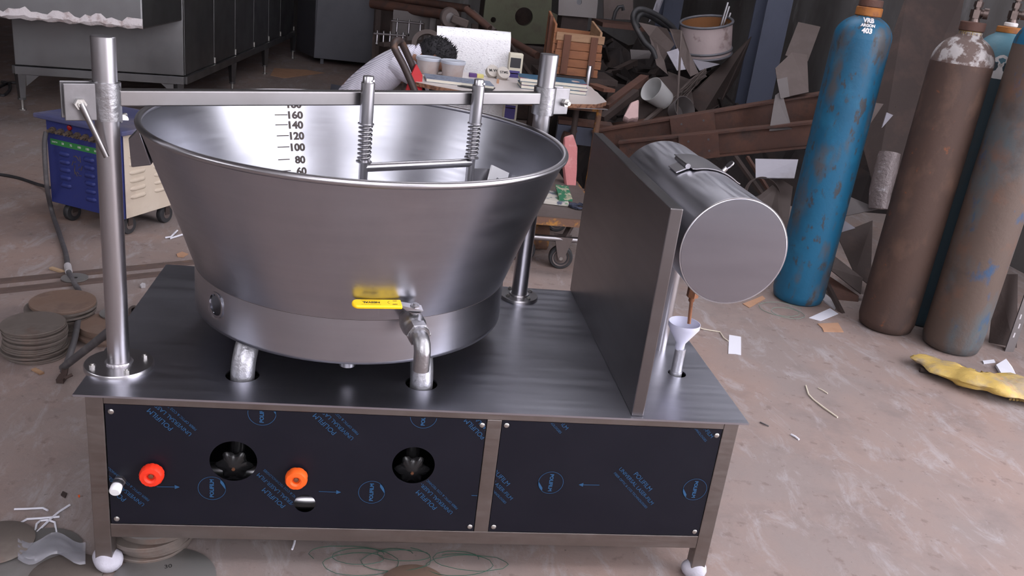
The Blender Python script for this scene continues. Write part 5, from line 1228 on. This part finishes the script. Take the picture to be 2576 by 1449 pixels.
# continuous body: skin over a skeleton
def skin_body(name, joints, edges, mat, parent, root=0, sub=2):
    me = bpy.data.meshes.new(name); o_ = worldloc(parent)
    me.from_pydata([Vector(j[0]) - o_ for j in joints], edges, []); me.update()
    ob = bpy.data.objects.new(name, me); COL.objects.link(ob); ob.parent = parent
    sm = ob.modifiers.new('skin', 'SKIN'); sm.use_smooth_shade = True
    lay = me.skin_vertices[0] if len(me.skin_vertices) else None
    if lay is None:
        bmx = bmesh.new(); bmx.from_mesh(me); bmx.verts.layers.skin.verify(); bmx.to_mesh(me); bmx.free(); lay = me.skin_vertices[0]
    for i, j in enumerate(joints):
        lay.data[i].radius = (j[1], j[2] if len(j) > 2 else j[1]); lay.data[i].use_root = (i == root)
    ss = ob.modifiers.new('sub', 'SUBSURF'); ss.levels = sub; ss.render_levels = sub
    me.materials.append(mat); return ob
sh_c = tz(1005, 118, -.35, 1, .12); hipc = Vector((S(850, 225).x - .02, Ym, .44)); nk = S(1058, 140); hd_ = S(1098, 140)
J = [(hipc, .12), (hipc.lerp(sh_c, .5), .11), (sh_c, .10), (nk, .055), (hd_ + Vector((0, 0, .0)), .085),
     (sh_c + Vector((.03, -.17, -.02)), .055), (sh_c + Vector((.16, -.20, -.075)), .045), (Vector((sh_c.x + .22, Ym - .10, TZd + .045)), .035), (Vector((sh_c.x + .29, Ym - .05, TZd + .035)), .03),
     (sh_c + Vector((.03, .17, -.02)), .055), (sh_c + Vector((.16, .20, -.075)), .045), (Vector((sh_c.x + .22, Ym + .12, TZd + .045)), .035), (Vector((sh_c.x + .29, Ym + .06, TZd + .035)), .03),
     (hipc + Vector((.05, -.09, -.02)), .08), (hipc + Vector((.45, -.12, .0)), .06), (hipc + Vector((.42, -.12, -.34)), .045), (hipc + Vector((.56, -.12, -.40)), .03),
     (hipc + Vector((.05, .09, -.02)), .08), (hipc + Vector((.45, .12, .0)), .06), (hipc + Vector((.42, .12, -.34)), .045), (hipc + Vector((.56, .12, -.40)), .03)]
E_ = [(0, 1), (1, 2), (2, 3), (3, 4), (2, 5), (5, 6), (6, 7), (7, 8), (2, 9), (9, 10), (10, 11), (11, 12), (0, 13), (13, 14), (14, 15), (15, 16), (0, 17), (17, 18), (18, 19), (19, 20)]
skin_body('body', J, E_, SKIN, man)
for sgn in (-1, 1):
    w = Vector((sh_c.x + .29, Ym + sgn * .055, TZd + .03))
    for k in range(5):
        o = Vector((.01, (k - 2) * .019, 0)); ln = (.035, .05, .055, .05, .04)[k]
        obj('finger', MB().tube([w + o, w + o + Vector((ln * .6, 0, .008)), w + o + Vector((ln, 0, -.006))], [.0095, .009, .007], 8), SKIN, man, 60)
rings = []
spec = [((845, 232), (-.75, .66), .17, .11), ((868, 205), (-.72, .69), .185, .115), ((900, 176), (-.66, .75), .195, .12), ((935, 149), (-.55, .83), .205, .125), ((968, 130), (-.42, .9), .21, .125), ((1000, 117), (-.22, .97), .205, .115), ((1022, 112), (-.05, 1), .17, .10), ((1040, 112), (.1, 1), .10, .085), ((1049, 114), (.3, .95), .068, .066)]
for (u, v), (bx, bz), a, b in spec: rings.append((tz(u, v, bx, bz, b), (bx, 0, bz), a, b))
first = rings[0]; rings.insert(0, (first[0] + Vector((-.05, 0, -.10)), (-.9, 0, .4), .175, .115))
rings.insert(0, (first[0] + Vector((-.03, 0, -.17)), (-1, 0, .1), .17, .12))
shirt = obj('shirt', loft(rings), SHIRT, man, 80, sub=1, label='white shirt with thin stripes')
for sgn in (-1, 1):
    s0 = sh_c + Vector((-.02, sgn * .14, .0))
    obj('sleeve', MB().tube([s0 + Vector((-.04, 0, .02)), s0 + Vector((.05, sgn * .05, -.02)), s0 + Vector((.15, sgn * .07, -.07)), s0 + Vector((.24, sgn * .02, -.10))], [.085, .082, .07, .062], 20), SHIRT, shirt, 70)
obj('collar', MB().tube([S(1038, 112) + Vector((0, 0, -.05)), S(1052, 122) + Vector((0, 0, -.055))], [.075, .072], 24), SHIRT, shirt, 60)
J2 = [(hipc, .135), (hipc + Vector((.05, -.09, -.02)), .095), (hipc + Vector((.45, -.12, .0)), .075), (hipc + Vector((.42, -.12, -.32)), .06), (hipc + Vector((.05, .09, -.02)), .095), (hipc + Vector((.45, .12, .0)), .075), (hipc + Vector((.42, .12, -.32)), .06)]
skin_body('trousers', J2, [(0, 1), (1, 2), (2, 3), (0, 4), (4, 5), (5, 6)], TROUS, man)
# head resting on the desk: skull, ear and hair
hcn = S(1098, 130)
hh = MB().ball(hcn + Vector((.0, 0, -.005)), (.128, .094, .104), 28, 18); rs = random.Random(2)
def tuft(p):
    d = p - hcn; k = 1 + .05 * math.sin(d.x * 90 + d.z * 60) * math.sin(d.y * 80) + .03 * math.sin(d.z * 150 + d.x * 40)
    q = hcn + d * k
    if d.x > .03: q += Vector((.012 * (d.x / .1), 0, -.012 * (d.x / .1)))
    return q
hh.mapv(tuft); hh.v = [p for p in hh.v]
obj('hair', hh, HAIR, man, 80, label='short black hair')
hk = MB(); rs = random.Random(12)
for k in range(420):
    t = rs.uniform(-.2, 1) ; q = rs.uniform(0, 2 * PI); s = math.sqrt(max(0, 1 - t * t))
    d = Vector((s * math.cos(q) * .128, s * math.sin(q) * .094, t * .104)); a = tuft(hcn + d * .97); tip = hcn + d * (1.06 + rs.uniform(0, .07)) + Vector((rs.uniform(0, .02), 0, rs.uniform(-.012, .004)))
    hk.tube([a, tip], [.0035, .0008], 4)
obj('hair_tufts', hk, HAIR, man, 60, kind='stuff')
face = MB().ball(hcn + Vector((.01, -.01, -.045)), (.095, .078, .075), 20, 14)
obj('head', face, SKIN, man, 80)
ear = hcn + Vector((-.01, -.086, -.03)); obj('ear', MB().ball(ear, (.018, .012, .028), 12, 8), SKIN, man, 80)
obj('nose', MB().ball(hcn + Vector((.05, -.01, -.115)), (.014, .014, .018), 10, 8), SKIN, man, 80)
stool = empty('low_stool', (hipc.x + .02, Ym, 0), 'low wooden stool under the sleeping person', 'stool')
obj('seat', MB().box(hipc.x - .16, hipc.x + .2, Ym - .17, Ym + .17, .285, .31), WOODD, stool, 0, .004)
for dx_ in (-.13, .17):
    for dy_ in (-.14, .14): obj('leg', MB().box(hipc.x + dx_ - .018, hipc.x + dx_ + .018, Ym + dy_ - .018, Ym + dy_ + .018, 0, .285), WOODD, stool, 0)
# ================================================================ blue and cream welding set
wa, wb, wc = Vector((-1.016, 2.735, 0)), Vector((-.61, 2.526, 0)), Vector((-.433, 2.788, 0))
ex = (wb - wa).normalized(); WWx = (wb - wa).length + .01
ey = Vector((-ex.y, ex.x, 0)); WD = .40
wd = empty('welding_set', ((wa + wb) / 2), 'blue and cream welding set on casters behind the left post', 'welding machine')
wd.location.z = 0
def wp(s, t, z): return wa + ex * s + ey * t + Vector((0, 0, z))
WZ0, WZ1 = .10, .535
obj('front_panel', MB().prism([wp(0, 0, WZ0), wp(WWx, 0, WZ0), wp(WWx, 0, WZ1), wp(0, 0, WZ1)], ey * .02), PAINTB, wd, 0, .003)
obj('cream_side', MB().prism([wp(WWx, .005, WZ0), wp(WWx, WD - .005, WZ0), wp(WWx, WD - .005, WZ1), wp(WWx, .005, WZ1)], -ex * .02), CREAM, wd, 0, .003)
obj('rear_side', MB().prism([wp(0, .005, WZ0), wp(0, WD - .005, WZ0), wp(0, WD - .005, WZ1), wp(0, .005, WZ1)], ex * .02), CREAM, wd, 0, .003)
obj('back_panel', MB().prism([wp(0, WD, WZ0), wp(WWx, WD, WZ0), wp(WWx, WD, WZ1), wp(0, WD, WZ1)], -ey * .02), PAINTB, wd, 0, .003)
obj('core', MB().prism([wp(.025, .025, WZ0 + .01), wp(WWx - .025, .025, WZ0 + .01), wp(WWx - .025, WD - .025, WZ0 + .01), wp(.025, WD - .025, WZ0 + .01)], (0, 0, WZ1 - WZ0 - .02)), S_DARK, wd, 0)
obj('lid', MB().prism([wp(-.045, -.035, WZ1), wp(WWx + .045, -.035, WZ1), wp(WWx + .045, WD + .04, WZ1), wp(-.045, WD + .04, WZ1)], (0, 0, .024)), PAINTBD, wd, 0, .006, label='dusty blue lid')
for k in range(8):
    p = wp(.05 + k * .052, 0, WZ1 - .052); t = obj('terminal', MB().tube([p, p - ey * .012], .017, 16).tube([p - ey * .010, p - ey * .040], .008, 12).tube([p - ey * .016, p - ey * .024], .013, 6), BRASSD, wd, 30)
p = wp(.155, 0, WZ1 - .022); obj('pilot_lamp', MB().tube([p, p - ey * .008, p - ey * .012], [.013, .013, .008], 16), REDLAMP, wd, 40)
gl = obj('scale_label', MB().prism([wp(.022, -.001, WZ1 - .128), wp(WWx - .02, -.001, WZ1 - .128), wp(WWx - .02, -.001, WZ1 - .098), wp(.022, -.001, WZ1 - .098)], ey * .001), GREENL, wd, 0)
for k, s in enumerate(('EARTH', '50', '75', '100', '150', '200', '250', '300')):
    t = text2d(s, .016, fit=.034 if k == 0 else (.014 if len(s) == 2 else .02), bold=.0003)
    obj('scale_figure', MB().add([wp(.05 + k * .052 + p.x, -.0016, WZ1 - .113 + p.y) for p in t.v], t.f), WHITEINK, gl, 0)
def louvre(mb, f, s, z, w, h):
    """a pressed louvre: half round bulge on a face given by f(s, out, z)"""
    n, m = 10, 6; o = len(mb.v)
    for i in range(n + 1):
        a = i / n; ww = math.sin(PI * min(1, min(a, 1 - a) * 5 + .02) / 2)
        for j in range(m + 1):
            q = PI * j / m; mb.v.append(Vector(f(s + w * (a - .5), .011 * math.sin(q) * ww, z + h / 2 * math.cos(q) * (.4 + .6 * ww))))
    for i in range(n):
        for j in range(m): mb.f.append((o + i * (m + 1) + j, o + i * (m + 1) + j + 1, o + (i + 1) * (m + 1) + j + 1, o + (i + 1) * (m + 1) + j))
    return mb
for s, k0, kn in ((.105, 0, 5), (.262, 0, 6), (.40, 0, 6)):
    for k in range(kn): obj('louvre', louvre(MB(), lambda a, b, z: wp(a, -b, z), s, WZ1 - .165 - k * .041, .068, .026), PAINTB, wd, 60)
for s in (.105, .275):
    for k in range(6): obj('louvre', louvre(MB(), lambda a, b, z: wp(WWx + b, a, z), s, WZ1 - .12 - k * .042, .11, .024), CREAM, wd, 60)
em = MB()
ec = wp(.187, -.0012, WZ1 - .21)
for k in range(14):
    q = k * .45; r = .02 + .03 * abs(math.sin(k * 1.3)); em.tube([ec + ex * (r * .5 * math.cos(q)) + Vector((0, 0, r * math.sin(q))), ec + ex * (r * .7 * math.cos(q + .5)) + Vector((0, 0, r * 1.3 * math.sin(q + .5)))], .0022, 5)
obj('worn_emblem', em, DUSTY, wd, 60, label='worn scratched oval emblem')
def wcast(c):
    m = Matrix.Translation(c) @ Matrix.Rotation(rad(62), 4, 'Z') @ Matrix.Rotation(rad(90), 4, 'X')
    w = obj('caster_wheel', MB().ring([(.015, -.016), (.044, -.016), (.048, -.01), (.048, .01), (.044, .016), (.015, .016)], 28, m), RUBBER, wd)
    obj('wheel_hub', MB().lathe([(.022, -.019), (.022, .019)], 16, m), DUSTY, w)
    obj('caster_fork', MB().bar(Vector(c) + Vector((0, 0, .045)), Vector(c) + Vector((0, 0, .056)), .05, .05, up=(1, 0, 0)).bar(m @ Vector((0, 0, .022)), m @ Vector((0, .05, .022)), .03, .004, up=ex).bar(m @ Vector((0, 0, -.022)), m @ Vector((0, .05, -.022)), .03, .004, up=ex), RUSTD, wd, 0)
for s, t in ((.07, .06), (.42, .07), (.43, .33), (.07, .33)): wcast(wp(s, t, .048))
thing('spark_plug', 'small steel fitting lying on the blue lid', 'fitting', MB().tube([G(300, 293, .575), G(316, 290, .575)], [.010, .014], 12), BOLT)
thing('lid_washer', 'flat grey washer lying on the blue lid', 'washer', MB().tube([G(312, 300, .560), G(312, 300, .564)], .022, 16), BOLT)
thing('short_rod', 'short bright rod lying on the blue lid behind the post', 'rod', MB().tube([G(296, 296, .566), G(306, 306, .566)], .006, 10), S_V)

# ================================================================ cables on the left
def smooth_path(pts, m=6):
    out = []
    for i in range(len(pts) - 1):
        for k in range(m):
            t = k / m; p0, p1, p2, p3 = pts[max(i - 1, 0)], pts[i], pts[i + 1], pts[min(i + 2, len(pts) - 1)]
            out.append(.5 * ((2 * p1) + (-p0 + p2) * t + (2 * p0 - 5 * p1 + 4 * p2 - p3) * t * t + (-p0 + 3 * p1 - 3 * p2 + p3) * t ** 3))
    out.append(pts[-1]); return out
cbp = [wp(.03, -.03, WZ1 - .06), wp(.028, -.045, .40), wp(.03, -.05, .2), G(130, 530, .04), G(150, 590, .012), G(166, 640, .012), G(172, 680, .02), G(184, 708, .012), G(200, 735, .012), G(205, 770, .03), G(196, 810, .05), G(186, 860, .05), G(168, 915, .018), G(160, 935, .012)]
cbl = thing('welding_cable', 'thick grey cable running from the welding set past the steel discs', 'cable', MB().tube(smooth_path(cbp), .0115, 12), CABLE, smooth=60)
obj('tape_wrap', MB().tube([G(170, 668, .017), G(173, 684, .02)], .0155, 12), PAPERG, cbl)
thing('floor_cable', 'thin black cable crossing the floor to the welding set', 'cable', MB().tube(smooth_path([G(-20, 436, .008), G(40, 446, .008), G(90, 462, .008), G(125, 472, .03)]), .009, 10), RUBBER, smooth=60)
thing('loop_cable', 'thin black cable loop on the floor at the far left', 'cable', MB().tube(smooth_path([G(60, 210, .01), G(26, 208, .01), G(0, 218, .01), G(-8, 232, .01), G(8, 240, .01), G(24, 226, .01), G(22, 210, .01), G(4, 206, .01)]), .012, 8), RUBBER, smooth=60)
# torch holder made of pipe
tp = empty('electrode_holder', G(170, 930), 'grey pipe-handled electrode holder leaning on the table edge', 'electrode holder')
a_, b_ = G(158, 925, .02), PY(347, 776, .62)
b_ = Vector(G(347, 777, .40))
obj('handle', MB().tube([a_, a_.lerp(b_, .5), a_.lerp(b_, .93)], [.013, .014, .0175], 16), CABLE, tp)
mo = a_.lerp(b_, .93); dd = (b_ - a_).normalized()
mm = Matrix.Translation(mo) @ dd.to_track_quat('Z', 'Y').to_matrix().to_4x4()
obj('mouth', MB().ring([(.0125, -.04), (.0195, -.04), (.0195, .022), (.0125, .022)], 20, mm), DUSTY, tp)
obj('jaw', MB().bar(G(166, 915, .03), G(160, 948, .012), .02, .014).bar(G(160, 945, .015), G(150, 960, .01), .024, .016).tube([G(162, 952, .02), G(182, 942, .03)], .006, 8), RUSTD, tp, 0)

# ================================================================ flat bars on the floor
for l, a, b in (('far long flat steel bar on the floor left of the table', (-60, 717), (520, 659)), ('near long flat steel bar on the floor left of the table', (-60, 742), (440, 688))):
    p, q = G(*a), G(*b); thing('flat_bar', l, 'bar', MB().bar(Vector((p.x, p.y, .006)), Vector((q.x, q.y, .006)), .038, .012), FLATBAR, 'flat bars on the floor', smooth=0)
thing('wood_stick', 'small pale wood stick by the cable', 'stick', MB().bar(G(128, 674, .006), G(172, 688, .006), .018, .010), mk('pale_stick_wood', (.42, .29, .18), .8), smooth=0)
thing('wood_chip', 'small grey wood chip before the front disc stack', 'chip', MB().bar(G(84, 928, .004), G(106, 940, .004), .016, .006), WOODL, smooth=0)
wsh = G(188, 702, .01); thing('slotted_disc', 'small slotted steel disc lying between the flat bars', 'disc', MB().ring([(.012, .010), (.055, .010), (.055, .014), (.012, .014)], 36, Matrix.Translation((wsh.x, wsh.y, .004))), DISCG)

# ================================================================ stacks of round steel discs
def disc_stack(label_fmt, c, r, n, th, top_mat, side_mat, grp, seed, jit=.008):
    rs = random.Random(seed); z = .001
    for k in range(n):
        t = th * rs.uniform(.7, 1.3); dx_, dy_ = rs.uniform(-jit, jit), rs.uniform(-jit, jit)
        m = Matrix.Translation((c.x + dx_, c.y + dy_, z)); rr = r * rs.uniform(.985, 1.01)
        ORD = 'topmost second third fourth fifth sixth seventh eighth ninth tenth eleventh twelfth thirteenth fourteenth fifteenth sixteenth'.split() 
        pos = n - 1 - k
        lab = label_fmt[0] if pos == 0 else ('lowest ' + label_fmt[1] if k == 0 else ORD[pos] + ' ' + label_fmt[1])
        thing('steel_disc', lab, 'disc', MB().lathe([(rr - .001, 0), (rr, .001), (rr, t - .001), (rr - .001, t)], 48, m), top_mat if k == n - 1 else side_mat, grp, base=(c.x + dx_, c.y + dy_, z))
        z += t + .0006
    return z
sA = G(84, 810, .125)
disc_stack(('top disc of the nearest tall stack left of the table', 'disc down in the nearest tall stack left of the table'), Vector((sA.x, sA.y, 0)), .106, 17, .0068, DISC, DISC, 'discs in the nearest stack', 1)
sB = G(152, 757, .10)
disc_stack(('large top disc of the stack behind the nearest one', 'disc down in the stack behind the nearest stack'), Vector((sB.x, sB.y, 0)), .118, 10, .0088, DISCR, DISC, 'discs in the second stack', 2, .012)
sC = G(285, 812, .055)
zc = disc_stack(('rusty wide disc beside the left post foot', 'disc down in the rusty stack beside the left post'), Vector((sC.x - .02, sC.y, 0)), .105, 4, .0125, DISCR, DISCR, 'discs beside the left post', 3, .01)
q = G(290, 790, zc); thing('small_disc', 'small grey disc on the rusty wide disc behind the left post', 'disc', MB().lathe([(.058, 0), (.058, .006)], 36, Matrix.Translation((q.x - .0, q.y, zc + .0006))), DISCG)
sD = G(392, 1375, .0)
disc_stack(('top disc of the pile under the table', 'disc down in the pile under the table end'), Vector((sD.x - .01, sD.y + .03, 0)), .105, 6, .015, DISCG, DISC, 'discs under the table', 4, .012)
# single discs at the lower left
for k, (u, v, z, r, mm, lb_) in enumerate(((-8, 1366, .012, .088, DISC, 'grey disc cut off by the lower left frame edge'), (95, 1395, .002, .105, DISCG, 'pale flat disc lying under plastic at the lower left'), (165, 1450, .003, .085, DISC, 'dark disc beside the white foam foot'), (412, 1462, .002, .125, DISCG, 'pale disc with a hand-written 30 below the table'), (1040, 1480, .002, .09, DISCR, 'brown disc at the bottom edge below the table middle'))):
    p = G(u, v, z); d = thing('steel_disc', lb_, 'disc', MB().lathe([(r - .001, 0), (r, .0008), (r, .004), (r - .001, .0048)], 48, Matrix.Translation((p.x, p.y, z))), mm, 'single discs at the lower left')
    if k == 3:
        t = text2d('30', .02, fit=.018, bold=.0002); q0 = G(423, 1425, z + .005)
        obj('ink_number', MB().add([(q0.x + p_.x * .95 - p_.y * .3, q0.y + p_.y + p_.x * .3, z + .0053) for p_ in t.v], t.f), BLACKINK, d, 0)
# litter at the lower left
for l, pts, w in (('straight white strip crossing the others at the lower left', [(92, 1340), (120, 1312), (148, 1288), (176, 1270)], .0032), ('bent white strip reaching the lower left disc', [(20, 1332), (45, 1320), (68, 1306), (100, 1304), (150, 1300)], .0032), ('short white strip above the other strips at the lower left', [(36, 1281), (70, 1280), (108, 1278), (120, 1284)], .003), ('curled white strip at the lower left', [(88, 1338), (92, 1318), (102, 1310), (120, 1308), (138, 1314), (143, 1342)], .003), ('white strip hanging at the rail below the table', [(735, 1382), (740, 1368), (743, 1352)], .003)):
    strip('packing_strip', l, pts, w, PAPER, .004)
strip('packing_strip', 'white crumpled strip on the floor between welding set and kettle', [(416, 598), (430, 596), (446, 580), (438, 588), (428, 600), (465, 588)], .005, PAPER, .006)
flat('leaf_scrap', 'reddish dry leaf on the floor left of the kettle', 'leaf', [(444, 640), (458, 634), (474, 640), (460, 648), (447, 647)], CARD, .003)
flat('dark_chip', 'dark square chip on the floor left of the table', 'chip', [(153, 1247), (158, 1238), (169, 1243), (164, 1254)], RUSTD, .004)
flat('orange_chip', 'tiny orange chip on the floor left of the table', 'chip', [(196, 1248), (201, 1246), (201, 1251), (198, 1252)], ORGK, .003)
flat('pebble', 'small grey stone behind the left post', 'stone', [(352, 722), (358, 716), (366, 718), (366, 724), (356, 725)], PAPERG, .010)
flat('cardboard_sheet', 'brown cardboard sheet on the floor behind the cross bar', 'cardboard', [(690, 172), (770, 176), (816, 184), (715, 197), (680, 190)], CARD, .004)
# crumpled clear film over the lower left discs
PFILM = mk('thin_clear_film', (.7, .7, .78), .2, 0, trans=.75)
mb = MB(); rs = random.Random(8)
for i in range(13):
    for j in range(9):
        u = 45 + (215 - 45) * i / 12; v = 1352 + 55 * j / 8 + 14 * math.sin(i * .7); mb.v.append(G(u, v, .013 + .010 * rs.random()))
for i in range(12):
    for j in range(8): a = i * 9 + j; mb.f.append((a, a + 1, a + 10, a + 9))
thing('plastic_film', 'crumpled clear plastic film beside the front left foot', 'film', mb, PFILM, smooth=50)
# green wire tangles below the table
for k, (u, v, r, t, lb_) in enumerate(((880, 1412, .09, 2.6, 'dark green wire tangle below the middle of the table'), (985, 1405, .08, 2.2, 'green wire loops right of the dark tangle below the table'), (1150, 1420, .09, 2.4, 'green wire loops below the divider of the two panels'))):
    wire('green_wire', lb_, G(u, v), r, t, k + 3, .0009, 1.3, .55)
thing('under_board', 'pale board on the floor deep under the right panel', 'board', MB().box(1.10, 1.32, .40, .60, .001, .03), DUSTY, smooth=0)
